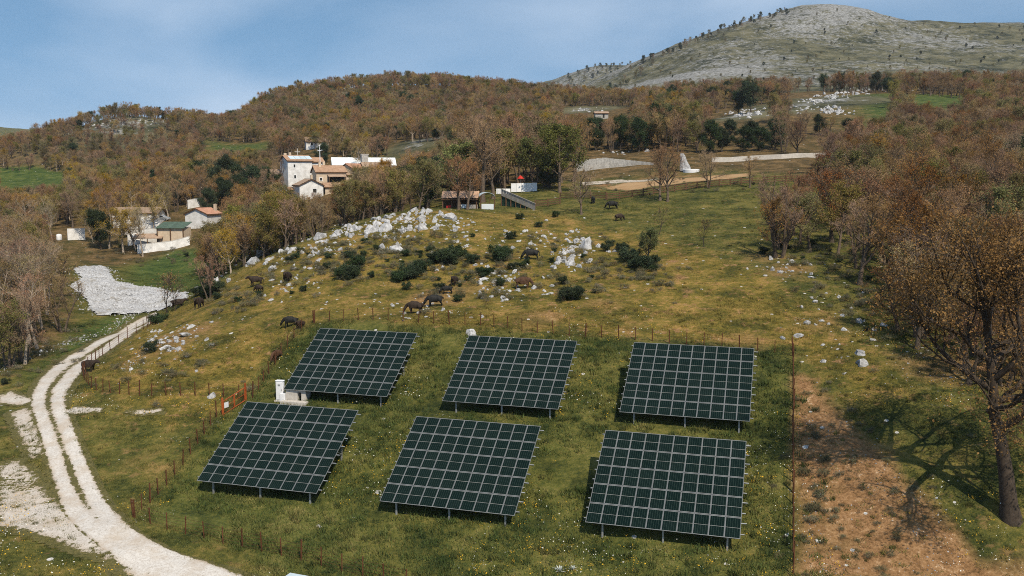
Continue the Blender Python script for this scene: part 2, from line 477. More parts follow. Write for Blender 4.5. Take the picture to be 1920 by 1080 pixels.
def m_gravel(name, g=0., tint=(1, 1, 1)):
    t = NT(name); p = t.pos()
    n = t.noise(p, .5, 5, .65); f = t.noise(p, 5., 5, .72); f2 = t.noise(p, 14., 3, .7)
    c = t.ramp(t.math('ADD', t.math('MULTIPLY', f, .55), t.math('MULTIPLY', f2, .45)), (.36, (.31, .28, .245)), (.48, (.47, .445, .415)), (.62, (.59, .57, .54)))
    c = t.mix(t.ramp(n, (.46, 0.), (.66, .6)), c, (.36, .29, .215))
    if g: c = t.mix(t.math('MULTIPLY', t.attr('turf'), .9, True), c, (.30, .22, .14))
    if tint != (1, 1, 1): c = t.mix(1., c, tint, 'MULTIPLY')
    if g:       # turf growing through
        gr = t.ramp(f, (.3, (.03, .036, .012)), (.7, (.15, .125, .045)))
        gm = t.math('ADD', t.attr('turf'), t.math('MULTIPLY', t.math('SUBTRACT', t.noise(p, 1.5, 6, .75), .5), 2.4))
        c = t.mix(t.ramp(gm, (.42, 0.), (.58, 1.)), c, gr)
    t.col(c).rgh(.95); t.bump(f, .3, .03)
    return t.m

def m_tiles(name, c=(.36, .19, .11)):
    t = NT(name); o = t.obj()
    n = t.noise(o, .8, 5, .65); f = t.noise(o, 6., 3, .65)
    k = t.ramp(t.math('ADD', t.math('MULTIPLY', n, .5), t.math('MULTIPLY', f, .5)), (.30, tuple(x*.5 for x in c)), (.5, c), (.68, (c[0]*1.35, c[1]*1.45, c[2]*1.6)))
    k = t.hsv(k, .5, 1., t.math('ADD', .8, t.math('MULTIPLY', t.rand(), .4)))
    t.col(k).rgh(.9); return t.m

M = {}
M['ground'] = m_ground()
M['limestone'] = m_limestone()
t = NT('white_rubble'); p_ = t.pos()
t.col(t.mix(t.ramp(t.noise(p_, .45, 6, .7), (.54, 0.), (.66, .7)), t.ramp(t.noise(p_, 3.5, 6, .75), (.38, (.16, .16, .165)), (.47, (.36, .365, .375)), (.60, (.54, .55, .57))), (.20, .175, .125))); t.bump(t.noise(p_, 3., 5, .7), .8, .2); M['gravel'] = t.m
M['track'] = m_gravel('gravel_track', 1)
M['sand'] = m_gravel('tan_sand', 1, (.72, .50, .28))
M['rust'] = m_rough('rusty_steel', (.10, .038, .016), .5, 6., .8)
M['rust_orange'] = m_rough('orange_painted_steel', (.36, .080, .020), .35, 5., .7)
M['wire'] = m_rough('rusty_wire', (.09, .038, .016), .3, 5., .7)
M['alu'] = m_rough('aluminium_frame', (.25, .26, .26), .08, 4., .42, .55, spec=.5)
M['galv'] = m_rough('galvanised_steel', (.42, .43, .43), .2, 4., .5, .6, spec=.5)
M['plaster'] = m_rough('white_plaster', (.74, .74, .74), .16, .9, .92, bump=.2, c2=(.44, .43, .41))
M['plaster2'] = m_rough('grey_plaster', (.42, .37, .31), .2, 1.2, .92, bump=.2)
M['render'] = m_rough('cream_render', (.54, .44, .33), .16, 1.2, .92)
M['stonewall'] = m_rough('stone_wall', (.36, .35, .33), .3, 2.5, .95, bump=.5)
M['tiles'] = m_tiles('clay_tiles', (.34, .215, .14))
M['tiles_old'] = m_tiles('old_clay_tiles', (.30, .215, .155))
M['tiles_red'] = m_tiles('new_clay_tiles', (.36, .195, .13))
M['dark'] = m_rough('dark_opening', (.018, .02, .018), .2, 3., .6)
M['timber'] = m_rough('weathered_timber', (.115, .065, .034), .35, 4., .9)
M['timber_grey'] = m_rough('grey_boards', (.30, .275, .25), .3, 3., .9)
M['white_metal'] = m_rough('white_sheet_metal', (.72, .76, .78), .08, 1.5, .5)
M['pale_metal'] = m_rough('pale_blue_sheet', (.50, .60, .66), .1, 2., .45, .1, spec=.4)
M['concrete'] = m_rough('concrete', (.50, .47, .43), .18, 2., .92)
M['white_paint'] = m_rough('white_paint', (.76, .77, .79), .07, 2., .6)
M['red_paint'] = m_rough('red_paint', (.50, .03, .02), .15, 3., .5)
M['green_sheet'] = m_rough('green_roof_sheet', (.075, .115, .085), .3, 1.5, .7)
M['green_cloth'] = m_rough('dark_green_netting', (.02, .05, .035), .3, 2., .8)
# ------------------------------------------------------------------ the ground sheet and its zones
def in_poly(px, py, poly):
    c = np.zeros(px.shape, bool); n = len(poly)
    for i in range(n):
        x0, y0 = poly[i]; x1, y1 = poly[(i+1) % n]
        if y0 == y1: continue
        k = ((y0 > py) != (y1 > py)) & (px < (x1 - x0)*(py - y0)/(y1 - y0) + x0)
        c ^= k
    return c
def poly_soft(px, py, poly, soft):
    """1 inside, falling to 0 over `soft` outside the outline"""
    d = np.full(px.shape, 1e9); n = len(poly)
    for i in range(n):
        x0, y0 = poly[i]; x1, y1 = poly[(i+1) % n]; dx, dy = x1 - x0, y1 - y0
        t = np.clip(((px - x0)*dx + (py - y0)*dy)/(dx*dx + dy*dy + 1e-9), 0, 1)
        d = np.minimum(d, np.hypot(px - x0 - t*dx, py - y0 - t*dy))
    d = np.where(in_poly(px, py, poly), -d, d)
    return 1 - sstep(d, -soft*.5, soft)
def wpoly(pts): return [(p.x, p.y) for p in (hit(a, b) for a, b in pts)]

tt, ll = np.meshgrid(TH, LR)
GX = np.exp(ll)*np.sin(tt); GY = np.exp(ll)*np.cos(tt)
GZ = height(GX, GY)
GR = np.exp(ll)
gx, gy, gr = GX.ravel(), GY.ravel(), GR.ravel()
gpx, gpy = to_px(gx, np.maximum(gy, 1.), GZ.ravel())
FIELD = [(572,612),(1487,655),(1487,1080),(700,1080),(480,1030),(250,968),(410,790),(500,690)]
FIELD_W = wpoly(FIELD) ; FIELD_W[2:4] = [(18.0, 40.0), (-14.0, 40.0)]
zones = {}
z_field = poly_soft(gx, gy, FIELD_W, 2.0)
near = 1 - sstep(gr, 150, 200)
pasture = poly_soft(gx, gy, wpoly([(180,715),(300,600),(430,520),(600,445),(800,396),(1000,400),(1200,440),(1420,520),(1560,620),(1640,720),(1490,660),(900,620),(560,610),(420,780),(300,760)]), 5.)
zones['dry'] = np.clip(.46*pasture*(1 - .9*z_field) + .22*near*(1 - z_field), 0, 1)
zones['lush'] = np.maximum.reduce([.36*z_field,
    poly_soft(gx, gy, wpoly([(-40,322),(60,316),(130,332),(90,350),(-40,356)]), 12.)*1.0,
    .7*poly_soft(gx, gy, wpoly([(260,500),(330,470),(400,470),(420,520),(330,545),(240,530)]), 8.),
    .6*poly_soft(gx, gy, wpoly([(140,610),(230,590),(290,600),(180,660),(60,720),(60,690)]), 6.),
    .65*poly_soft(gx, gy, wpoly([(1600,180),(1850,180),(1870,240),(1640,240)]), 20.),
    .6*poly_soft(gx, gy, wpoly([(390,262),(500,268),(500,282),(390,280)]), 12.),
    .35*poly_soft(gx, gy, wpoly([(690,300),(720,282),(800,262),(820,280),(760,300)]), 12.),
    .25*poly_soft(gx, gy, wpoly([(1200,365),(1400,345),(1480,400),(1420,440),(1260,420)]), 8.)])
soil_p = poly_soft(gx, gy, wpoly([(1490,700),(1520,712),(1580,790),(1640,850),(1720,930),(1800,1000),(1850,1078),(1490,1078)]), 2.2)
below = sstep(gx, 17.6, 18.2)*(1 - sstep(gy, 54, 58))*(1 - sstep(gx, 30, 44))
spots = np.zeros_like(gx)
for a, b, rad, k in ((730,525,7,.6),(800,560,6,.8),(860,545,5,.7),(620,470,4,.5),(1130,575,6,.6),(1010,600,5,.8),(1180,612,4,.6),(1390,645,7,.6),(1480,505,6,.8),(1440,480,7,.7),(1520,530,5,.6),(330,635,8,.8),(260,680,6,.6),
                     (440,640,5,.35),(700,590,5,.45),(490,570,4,.45),(1275,520,1.3,1.),(1290,545,1.2,1.),(1262,490,1.0,.9),(290,850,5,.45),(240,860,4,.5),(880,470,4,.4),(1050,420,5,.5),(1230,465,2.5,.5),(1150,440,6,.5),(1330,700,3,.3),(1540,610,6,.6),(1600,640,6,.4),(680,680,3,.3),(500,720,3,.6),(600,860,2,.2),
                     (1760,690,5,.8),(1840,690,4,.9),(1880,720,4,.7),(1150,345,8,1.),(1200,342,9,1.),(1250,338,10,1.),(1310,333,10,.9),(1370,330,8,.7),(1420,690,2,.2),(1030,350,10,.6),(90,480,12,.4)):
    h_ = hit(a, b); spots = np.maximum(spots, k*np.exp(-((gx - h_.x)**2 + ((gy - h_.y)*.8)**2)/(rad*rad)))
zones['soil'] = np.clip(np.maximum.reduce([.62*soil_p, .6*below, .62*spots]), 0, 1)
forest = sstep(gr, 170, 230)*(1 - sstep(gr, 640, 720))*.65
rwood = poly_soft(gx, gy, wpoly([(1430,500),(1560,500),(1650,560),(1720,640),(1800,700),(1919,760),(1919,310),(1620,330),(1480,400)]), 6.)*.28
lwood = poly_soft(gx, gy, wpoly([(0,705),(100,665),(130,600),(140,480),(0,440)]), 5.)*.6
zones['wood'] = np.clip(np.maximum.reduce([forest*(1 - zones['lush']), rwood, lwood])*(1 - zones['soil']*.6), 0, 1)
mtn = sstep(gr, 640, 760)*sstep(gx/gr, .0, .06)
rk = np.zeros_like(gx)
for a, b, rad, k in ((230,232,34,.55),(180,236,26,.5),(1550,188,20,.62),(1500,195,18,.55),(1440,208,14,.6),(1390,216,12,.75),(1640,168,18,.55),(1700,166,24,.5),(660,172,20,.55),(560,190,20,.35),(800,262,10,.6),(780,272,9,.45),(690,205,16,.35),(1100,205,16,.55)):
    h_ = hit(a, b); rk = np.maximum(rk, k*np.exp(-((gx - h_.x)**2 + (gy - h_.y)**2)/(rad*rad)))
bx_ = (gpx - 1600)*(-.92) + (gpy - 15)*.39; by_ = (gpx - 1600)*.39 + (gpy - 15)*.92      # a pale spur running down the near flank
hi_ = np.exp(-(by_/46)**2)*sstep(bx_, -120, 0)
zones['rock'] = np.clip(np.maximum(rk, mtn*np.clip(.40 + .20*hi_ + .36*fbm(gx/110 + gy/300, gy/200, 4, 31), .24, .72)), 0, 1)
stony = np.maximum.reduce([.55*zones['soil'], .35*pasture*(.5 + fbm(gx/14, gy/14, 2, 44)), .03*near])
zones['stone'] = np.clip(stony, 0, 1)
nT, nR = len(TH), len(LR)
gi = np.arange(nT*nR).reshape(nR, nT)
nxt = np.roll(gi, -1, axis=1)
quads = np.stack([gi[:-1], nxt[:-1], nxt[1:], gi[1:]], -1).reshape(-1, 4)[:, ::-1]
GV = np.stack([gx, gy, GZ.ravel()], 1)
qc_r = gr[quads[:, 0]]; qc_x = gx[quads[:, 0]]; qc_p = gpx[quads[:, 0]]; qc_y = gy[quads[:, 0]]
def sheet(name, sel):
    q = quads[sel]; u, inv = np.unique(q, return_inverse=True)
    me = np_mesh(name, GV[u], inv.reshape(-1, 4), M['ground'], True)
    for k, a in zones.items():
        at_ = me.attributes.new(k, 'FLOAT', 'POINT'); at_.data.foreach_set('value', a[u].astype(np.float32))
    o = link(name, me); o['kind'] = 'structure'; return o
far1 = (qc_r > 640) & (qc_x/qc_r > .02) & (qc_y > 0)
hill = (qc_r > 300) & (qc_r <= 900) & (qc_y > 0) & ~far1
is_l = hill & (qc_p < 420); is_m = hill & (qc_p >= 420)
ridge = (qc_r > 900) & (qc_y > 0) & ~far1
s_mtn = far1
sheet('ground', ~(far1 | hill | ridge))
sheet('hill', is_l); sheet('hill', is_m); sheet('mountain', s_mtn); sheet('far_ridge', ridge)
# close the ring under the drone
c0 = MB(); ring = [tuple(GV[gi[0, j]]) for j in range(nT)]
me = bpy.data.meshes.new('ground_centre'); me.from_pydata(ring, [], [tuple(range(nT))[::-1]]); me.materials.append(M['ground'])
link('ground_centre', me)['kind'] = 'structure'
# ------------------------------------------------------------------ track, gravel, paths
def resample(pts, n):
    p = np.array(pts, float); d = np.concatenate([[0], np.cumsum(np.hypot(*np.diff(p, axis=0).T[:2]))])
    s = np.linspace(0, d[-1], n); return np.stack([np.interp(s, d, p[:, k]) for k in range(p.shape[1])], 1)
def smooth(p, it=3):
    p = p.copy()
    for _ in range(it): p[1:-1] = (p[:-2] + 2*p[1:-1] + p[2:])/4
    return p
def strip(name, left_px, right_px, n, m, mat, lift, turf):
    a = smooth(resample([hit(*q)[:2] for q in left_px], n), 6); b = smooth(resample([hit(*q)[:2] for q in right_px], n), 6)
    t = np.linspace(-.22, 1.22, m)
    X = a[:, None, 0]*(1 - t) + b[:, None, 0]*t; Y = a[:, None, 1]*(1 - t) + b[:, None, 1]*t
    Z = height(X, Y) + lift - .02*np.abs(t*2 - 1)**4 
    i = np.arange(n*m).reshape(n, m)
    q = np.stack([i[:-1, :-1], i[:-1, 1:], i[1:, 1:], i[1:, :-1]], -1).reshape(-1, 4)
    me = np_mesh(name, np.stack([X.ravel(), Y.ravel(), Z.ravel()], 1), q, mat, True)
    s = np.linspace(0, 1, n)[:, None]*np.ones(m)
    w = np.clip(turf(s, (t*2 - 1)*np.ones((n, 1)), X, Y), 0, 1)
    at_ = me.attributes.new('turf', 'FLOAT', 'POINT'); at_.data.foreach_set('value', w.ravel().astype(np.float32))
    o = link(name, me); o['kind'] = 'structure'; return o
ROAD_L = [(262,1100),(205,1040),(150,1000),(118,960),(100,900),(85,850),(70,800),(58,762),(60,738),(74,713),(97,690),(127,669),(165,650),(200,631),(240,609),(270,595),(292,586)]
ROAD_R = [(490,1092),(385,1054),(300,1024),(240,987),(202,945),(181,910),(160,860),(137,800),(121,757),(125,738),(142,712),(162,691),(187,669),(217,650),(250,626),(276,610),(302,597)]
def road_turf(s, t, X, Y):
    edge = sstep(np.abs(t), .72, 1.22)
    mid = np.exp(-((t + .02)/.22)**2)*sstep(s, .12, .22)*(1 - sstep(s, .93, 1.)*.5)*(.74 + .35*fbm(X/6, Y/6, 2, 63))
    return np.maximum(edge*1.0, mid) + .06*fbm(X/2.5, Y/2.5, 2, 61)
strip('gravel_road', ROAD_L, ROAD_R, 260, 36, M['track'], .07, road_turf)

def patch(name, px_poly, cell, mat, lift, soft=2.0, relief=0., turf_in=0., kind='structure', world=None):
    P = world or wpoly(px_poly); xs = [p[0] for p in P]; ys = [p[1] for p in P]
    X, Y = np.meshgrid(np.arange(min(xs) - soft*1.5, max(xs) + soft*1.5, cell), np.arange(min(ys) - soft*1.5, max(ys) + soft*1.5, cell))
    X = X + cell*.35*fbm(X*3.1, Y*3.1, 1, 3); 
    w = 1 - poly_soft(X, Y, P, soft)
    keep = w < .985
    Z = height(X, Y) + lift + relief*(1 - w)*(.5 + fbm(X/1.3, Y/1.3, 3, 71))
    n, m = X.shape; i = np.arange(n*m).reshape(n, m)
    q = np.stack([i[:-1, :-1], i[:-1, 1:], i[1:, 1:], i[1:, :-1]], -1).reshape(-1, 4)
    q = q[keep.ravel()[q].all(1)]
    u, inv = np.unique(q, return_inverse=True)
    V = np.stack([X.ravel(), Y.ravel(), Z.ravel()], 1)[u]
    me = np_mesh(name, V, inv.reshape(-1, 4), mat, True)
    at_ = me.attributes.new('turf', 'FLOAT', 'POINT'); at_.data.foreach_set('value', np.clip(w.ravel()[u] + turf_in, 0, 1).astype(np.float32))
    o = link(name, me); o['kind'] = kind; return o
patch('gravel_apron', [(0,905),(70,915),(125,965),(190,1020),(215,1045),(150,1030),(90,1005),(0,985)], .3, M['track'], .05, 1.2, 0., .22)
patch('gravel_verge', [(20,775),(52,765),(66,800),(80,850),(60,860),(40,820)], .3, M['track'], .045, 1.0, 0., .28)
patch('gravel_verge', [(0,872),(30,865),(75,900),(50,915),(0,905)], .3, M['track'], .05, 1.0, 0., .30)
patch('gravel_verge', [(0,742),(20,735),(60,752),(40,760),(0,756)], .3, M['track'], .05, .8, 0., .22)
patch('gravel_verge', [(115,775),(140,764),(190,766),(188,772),(140,776)], .3, M['track'], .05, .6, 0., .15)
patch('gravel_verge', [(240,772),(300,768),(304,775),(250,778)], .3, M['track'], .05, .6, 0., .25)
GRAVEL = [(140,507),(156,501),(187,499),(202,506),(207,518),(215,529),(239,532),(259,538),(280,540),(306,544),(322,551),(350,550),(349,562),(322,575),(259,588),(233,590),(187,592),(174,585),(170,572),(156,554),(132,537),(145,529),(156,523)]
patch('gravel_bed', GRAVEL, .45, M['gravel'], .12, .5, .3, 0.)
# paved terrace and lanes in the hamlet beyond the knoll
patch('sandy_lane', [(1085,343),(1160,337),(1250,335),(1250,338),(1180,343),(1095,348)], .8, M['track'], .06, 1., 0., .36)

patch('sandy_yard', [(1140,353),(1180,343),(1260,336),(1330,331),(1400,326),(1400,331),(1330,338),(1260,346),(1180,357)], .8, M['sand'], .08, 2.5, 0., .05)

# ------------------------------------------------------------------ six solar arrays
t = NT('solar_cell_glass'); o_ = t.obj()
sx = t.n('ShaderNodeSeparateXYZ'); t.put(sx.inputs[0], o_)
def lines(c, n, wid):     # 1 on thin lines that repeat n times per metre
    f = t.math('FRACT', t.math('MULTIPLY', c, n)); return t.math('GREATER_THAN', t.math('ABSOLUTE', t.math('SUBTRACT', f, .5)), .5 - wid)
cellgap = t.math('MAXIMUM', lines(t.math('ADD', sx.outputs['X'], 10.), 1/.1635, .035), t.math('MULTIPLY', lines(t.math('ADD', sx.outputs['Y'], 10.), 1/.0835, .02), .4))
bus = lines(t.math('ADD', sx.outputs['X'], 10.), 1/.0327, .03)
base = t.mix(t.rand(), (.0022, .0080, .0070), (.0045, .0110, .0095))
c = t.mix(t.math('MULTIPLY', bus, .08), base, (.03, .06, .05)); c = t.mix(t.math('MULTIPLY', cellgap, .6), c, (.06, .095, .08))
t.col(c).rgh(.16); t.p.inputs['Specular IOR Level'].default_value = .09
M['cells'] = t.m
M['backsheet'] = m_rough('pale_backsheet', (.26, .27, .265), .06, 3., .5)
MWd, MHt = AW/10, AH/5
fm = MB()                                   # aluminium frame round a white laminate
w2, h2 = MWd/2 - .006, MHt/2 - .016
for x0, x1, y0, y1 in ((-w2, w2, -h2, -h2 + .03), (-w2, w2, h2 - .03, h2), (-w2, -w2 + .03, -h2 + .03, h2 - .03), (w2 - .03, w2, -h2 + .03, h2 - .03)):
    fm.box(x0, x1, y0, y1, -.034, .004)
frame_me = fm.mesh('module_frame', M['alu'])
lam_me = MB().box(-w2 + .03, w2 - .03, -h2 + .03, h2 - .03, -.012, -.004).mesh('laminate', M['backsheet'])
ch = (MHt - .032 - .06 - .062)/2
half_me = MB().box(-(w2 - .036), w2 - .036, -ch/2, ch/2, -.004, .0005).mesh('cell_half', M['cells'])
SL = math.asin(AV.z); CS, SS = math.cos(SL), math.sin(SL)
yaw = math.atan2(AU.y, AU.x)
desc = {'A1': 'beside the white cabinet, in the upper row', 'A2': 'in the middle of the upper row', 'A3': 'at the fence end of the upper row',
        'B1': 'beside the orange gate, in the lower row', 'B2': 'in the middle of the lower row', 'B3': 'at the straight fence end of the lower row'}
for key in ('A1', 'A2', 'A3', 'B1', 'B2', 'B3'):
    c = ARR[key]; gz = ground(c.x, c.y)
    root = empty('solar_array', (c.x, c.y, gz), yaw)
    tag(root, 'tilted solar array of dark modules ' + desc[key], 'solar array', 'six solar arrays in the fenced field')
    zc = c.z - gz
    def P(x, y, n=0.):                     # point on the array plane, y up the slope, n off the plane
        return Vector((x, y*CS - n*SS, zc + y*SS + n*CS))
    def gl(x, y):                          # local height of the ground
        q = Matrix.Rotation(yaw, 3, 'Z') @ Vector((x, y, 0)); return ground(c.x + q.x, c.y + q.y) - gz
    for j in range(5):
        for i in range(10):
            mo = link('module', frame_me, root, P(-AW/2 + (i + .5)*MWd, -AH/2 + (j + .5)*MHt, .0), (SL + random.gauss(0, .0012), random.gauss(0, .0012), 0))
            link('laminate', lam_me, mo)
            for s in (-1, 1): link('cell_half', half_me, mo, (0, s*(ch/2 + .0125), 0))
    for j in range(5):                     # two rails carry each row of modules
        for k, dy in enumerate((.24, .76)):
            y = -AH/2 + (j + dy)*MHt
            e = .34 if k else .26
            MB().bar(P(-AW/2 - .16, y, -.07), P(AW/2 + e, y, -.07), .06, .07, (0, -SS, CS)).build('rail', M['galv'], root)
    for x in (-4.15, .1, 4.45):
        MB().bar(P(x, -AH/2 + .15, -.165), P(x, AH/2 - .2, -.165), .08, .12, (0, -SS, CS)).build('rafter', M['galv'], root)
        for y in (-AH/2 + .5, AH/2 - 2.0):
            top = P(x, y, -.22); b = gl(top.x, top.y) - .3
            MB().box(top.x - .06, top.x + .06, top.y - .06, top.y + .06, b, top.z).build('post', M['galv'], root)
        lo = P(x, AH/2 - 2.0, -.22); MB().bar((lo.x + .09, lo.y, gl(lo.x, lo.y) + .5), (lo.x + .09, *P(x, .2, -.24)[1:]), .05).build('brace', M['galv'], root)

# ------------------------------------------------------------------ rusty wire fences
post_me = MB().box(-.036, .036, -.036, .036, -.35, 1.36).mesh('fence_post', M['rust'])
stay_me = MB().box(-.045, .045, -.045, .045, -.35, 1.55).mesh('fence_stay', M['rust'])
def wire_fence(name, label, px, spacing, hgt=1.28, wires=(.12, .38, .64, .9, 1.16), group='rusty wire fences round the fields', pts=None):
    w = pts or [hit(*q) for q in px]; P = np.array([(p[0], p[1]) for p in w]); L_ = np.hypot(*np.diff(P, axis=0).T).sum()
    n = max(3, int(L_/spacing) + 1); Q = resample(P, n)
    root = empty(name, (Q[0, 0], Q[0, 1], ground(*Q[0]))); o0 = Vector(root.location)
    tag(root, label, 'fence', group)
    tops = []
    for i, (x, y) in enumerate(Q):
        z = ground(x, y); me = stay_me if i % 9 == 0 else post_me
        rz = random.uniform(-.03, .03); lean = (random.gauss(0, .035), random.gauss(0, .035), random.uniform(0, 3))
        link('post', me, root, Vector((x, y, z)) - o0, lean, (1, 1, random.uniform(.92, 1.06)*hgt/1.28))
        tops.append(Vector((x, y, z)) - o0)
    for h in wires:
        mb = MB()
        for a, b in zip(tops[:-1], tops[1:]):
            a = a + Vector((0, 0, h*hgt/1.28)); b = b + Vector((0, 0, h*hgt/1.28))
            mb.bar(a, b, .013, .013)
        mb.build('wire', M['wire'], root)
    return root
wire_fence('wire_fence', 'rusty wire fence running behind the upper row of arrays', [(590,607),(756,603),(897,609),(984,622),(1105,633),(1230,641),(1330,649),(1426,658),(1486,668)], 1.65)
wire_fence('wire_fence', 'rusty wire fence from the orange gate up to the fence behind the arrays', [(474,746),(505,700),(534,658),(562,622),(588,607)], 1.5)
wire_fence('wire_fence', 'rusty wire fence beside the lower row from the orange gate to the gravel road bend', [(406,783),(370,833),(334,884),(294,930),(250,970)], 1.45)
wire_fence('wire_fence', 'rusty wire fence along the gravel road below the lower row of arrays', [(253,972),(296,989),(393,1012),(487,1033),(592,1058),(670,1079),(760,1100)], 1.5)
wire_fence('wire_fence', 'rusty wire fence in a straight line down beside the bare earth slope', [(1487,668),(1487,760),(1487,860),(1487,960),(1487,1079)], 1.1, 1.5, (.1, .3, .5, .7, .9, 1.1, 1.25))
wire_fence('wire_fence', 'rusty wire fence across the slope from the road corner to the orange gate', [(158,712),(172,730),(199,736),(234,740),(273,743),(347,742),(424,745),(474,745)], 1.4)
wire_fence('wire_fence', 'rusty wire fence with a standing animal beside the climbing gravel road', [(157,708),(166,690),(179,677),(194,666),(213,654),(233,640),(255,626),(275,614),(290,604)], 1.9)

# ------------------------------------------------------------------ the orange gate
ga, gb = hit(418, 781), hit(460, 753)
gy_ = math.atan2(gb.y - ga.y, gb.x - ga.x); gl_ = (gb - ga).length
gate = empty('field_gate', ga, gy_); tag(gate, 'orange painted two leaf gate with a white notice between the wire fences', 'gate')
dz = gb.z - ga.z
for x, z in ((0, 0), (gl_, dz)):
    MB().box(x - .07, x + .07, -.07, .07, z - .4, z + 1.75).build('gate_post', M['rust_orange'], gate, .008)
for x0, x1, nm in ((.12, gl_*.5 - .05, 0), (gl_*.5 + .05, gl_ - .12, 1)):
    z0, z1 = dz*x0/gl_, dz*x1/gl_
    fr = MB()
    for h in (.16, 1.38): fr.bar((x0, 0, z0 + h), (x1, 0, z1 + h), .06)
    for x, z in ((x0, z0), (x1, z1)): fr.bar((x, 0, z + .13), (x, 0, z + 1.41), .06)
    leaf = fr.build('gate_leaf', M['rust_orange'], gate)
    for k in range(1, 8):
        x = x0 + (x1 - x0)*k/8; z = z0 + (z1 - z0)*k/8
        MB().bar((x, .005, z + .16), (x, .005, z + 1.36), .018).build('bar', M['rust'], leaf)
    MB().bar((x0, .012, z0 + .77), (x1, .012, z1 + .77), .03).build('rail', M['rust_orange'], leaf)
    if nm == 0:
        sg = MB().box(x0 + .05, x0 + .62, -.06, -.045, z0 + .72, z0 + 1.22).build('notice', M['white_paint'], leaf)
        sg['label'] = 'blank white notice board'

# ------------------------------------------------------------------ white cabinet and its concrete housing behind the first array
cb = hit(526, 751)
cab = empty('inverter_cabinet', cb, R(-12)); tag(cab, 'tall white electrical cabinet beside the upper row array at the gate', 'cabinet')
MB().box(-.35, .35, -.2, .2, .05, 1.9).build('body', M['white_paint'], cab, .012)
MB().box(-.39, .39, -.24, .24, 1.9, 1.96).build('roof', M['white_paint'], cab, .01)
dr = MB().box(-.3, .3, -.225, -.2, .15, 1.82).build('door', M['white_paint'], cab, .006)
MB().box(.2, .24, -.255, -.225, 1.0, 1.16).build('handle', M['dark'], dr)
MB().box(-.12, .12, -.236, -.2255, 1.45, 1.62).build('emblem', M['galv'], dr)
MB().box(-.5, .5, -.3, .3, -.3, .05).build('plinth', M['concrete'], cab)
hb = cb + Vector((1.75, -.15, 0)); hb.z = ground(hb.x, hb.y)
hut = empty('meter_housing', hb, R(-14)); tag(hut, 'low concrete housing with a doorless opening under the array corner', 'housing')
wl = MB(); wl.box(-1.05, .15, -.5, .5, -.3, 1.02); wl.box(.55, 1.0, -.5, .5, -.3, 1.02); wl.box(.15, .55, -.5, .5, .85, 1.02); wl.box(.15, .55, .3, .5, -.3, .85)
wl.build('wall', M['concrete'], hut)
MB().box(-1.15, 1.1, -.6, .6, 1.02, 1.10).build('roof', M['concrete'], hut, .01)
MB().box(-1.6, -1.1, -.62, -.1, -.2, .62).build('side_box', M['white_paint'], hut, .012)
MB().box(-1.3, 1.3, -1.2, -.55, -.25, .06).build('step', M['concrete'], hut)

# ------------------------------------------------------------------ corner of a sheet roof by the road
sb = hit(556, 1116); sr = empty('sheet_roof', sb, R(-21)); tag(sr, 'low blue grey sheet roof with a dark rusty edge below the fence', 'roof')
for x in (-1.3, 1.3):
    for y in (-1.5, 1.2): MB().box(x - .05, x + .05, y - .05, y + .05, -.6, .62).build('post', M['rust'], sr)
MB().box(-1.5, 1.5, -1.9, 1.5, .62, .68).build('rim', M['rust'], sr)
MB().box(-1.46, 1.46, -1.86, 1.44, .683, .70).build('sheet', M['pale_metal'], sr)
# ------------------------------------------------------------------ plants: bark, twigs and leaves as real faces
def rot_about(d, ang, az):
    """direction d bent away by ang towards azimuth az"""
    d = d/np.linalg.norm(d); u = np.array([0, 0, 1.]) if abs(d[2]) < .9 else np.array([1., 0, 0])
    a = np.cross(d, u); a /= np.linalg.norm(a); b = np.cross(d, a)
    return d*math.cos(ang) + (a*math.cos(az) + b*math.sin(az))*math.sin(ang)
class Tubes:
    def __init__(s): s.v = []; s.f = []; s.n = 0
    def add(s, pts, rad, k):
        pts = np.asarray(pts); m = len(pts)
        d = np.gradient(pts, axis=0); d /= np.linalg.norm(d, axis=1)[:, None] + 1e-9
        ref = np.array([.31, .95, .05]) if abs(d[0][1]) < .9 else np.array([1., 0, 0])
        a = np.cross(d, ref); a /= np.linalg.norm(a, axis=1)[:, None] + 1e-9; b = np.cross(d, a)
        th = np.arange(k)*2*math.pi/k
        ring = pts[:, None] + np.asarray(rad)[:, None, None]*(a[:, None]*np.cos(th)[None, :, None] + b[:, None]*np.sin(th)[None, :, None])
        s.v.append(ring.reshape(-1, 3))
        i = np.arange(m*k).reshape(m, k) + s.n; j = np.roll(i, -1, 1)
        s.f.append(np.stack([i[:-1], j[:-1], j[1:], i[1:]], -1).reshape(-1, 4)); s.n += m*k
    def get(s): return np.concatenate(s.v), np.concatenate(s.f)
def walk(g, p, d, length, n, wob, up, grav=0.):
    pts = [p.copy()]; d = d/np.linalg.norm(d)
    for i in range(n):
        d = d + g.normal(0, wob, 3) + np.array([0, 0, up - grav*i/n]); d /= np.linalg.norm(d)
        p = p + d*length/n; pts.append(p.copy())
    return np.array(pts), d
def quads_at(c, nrm, size, asp, g):
    """small leaf faces at c, random roll"""
    n = len(c); u = g.normal(size=(n, 3)); u -= (u*nrm).sum(1)[:, None]*nrm; u /= np.linalg.norm(u, axis=1)[:, None] + 1e-9
    w = np.cross(nrm, u); s = np.asarray(size)[:, None]
    v = np.stack([c - u*s, c + w*s*asp, c + u*s, c - w*s*asp], 1)
    return v.reshape(-1, 3), np.arange(n*4).reshape(n, 4)
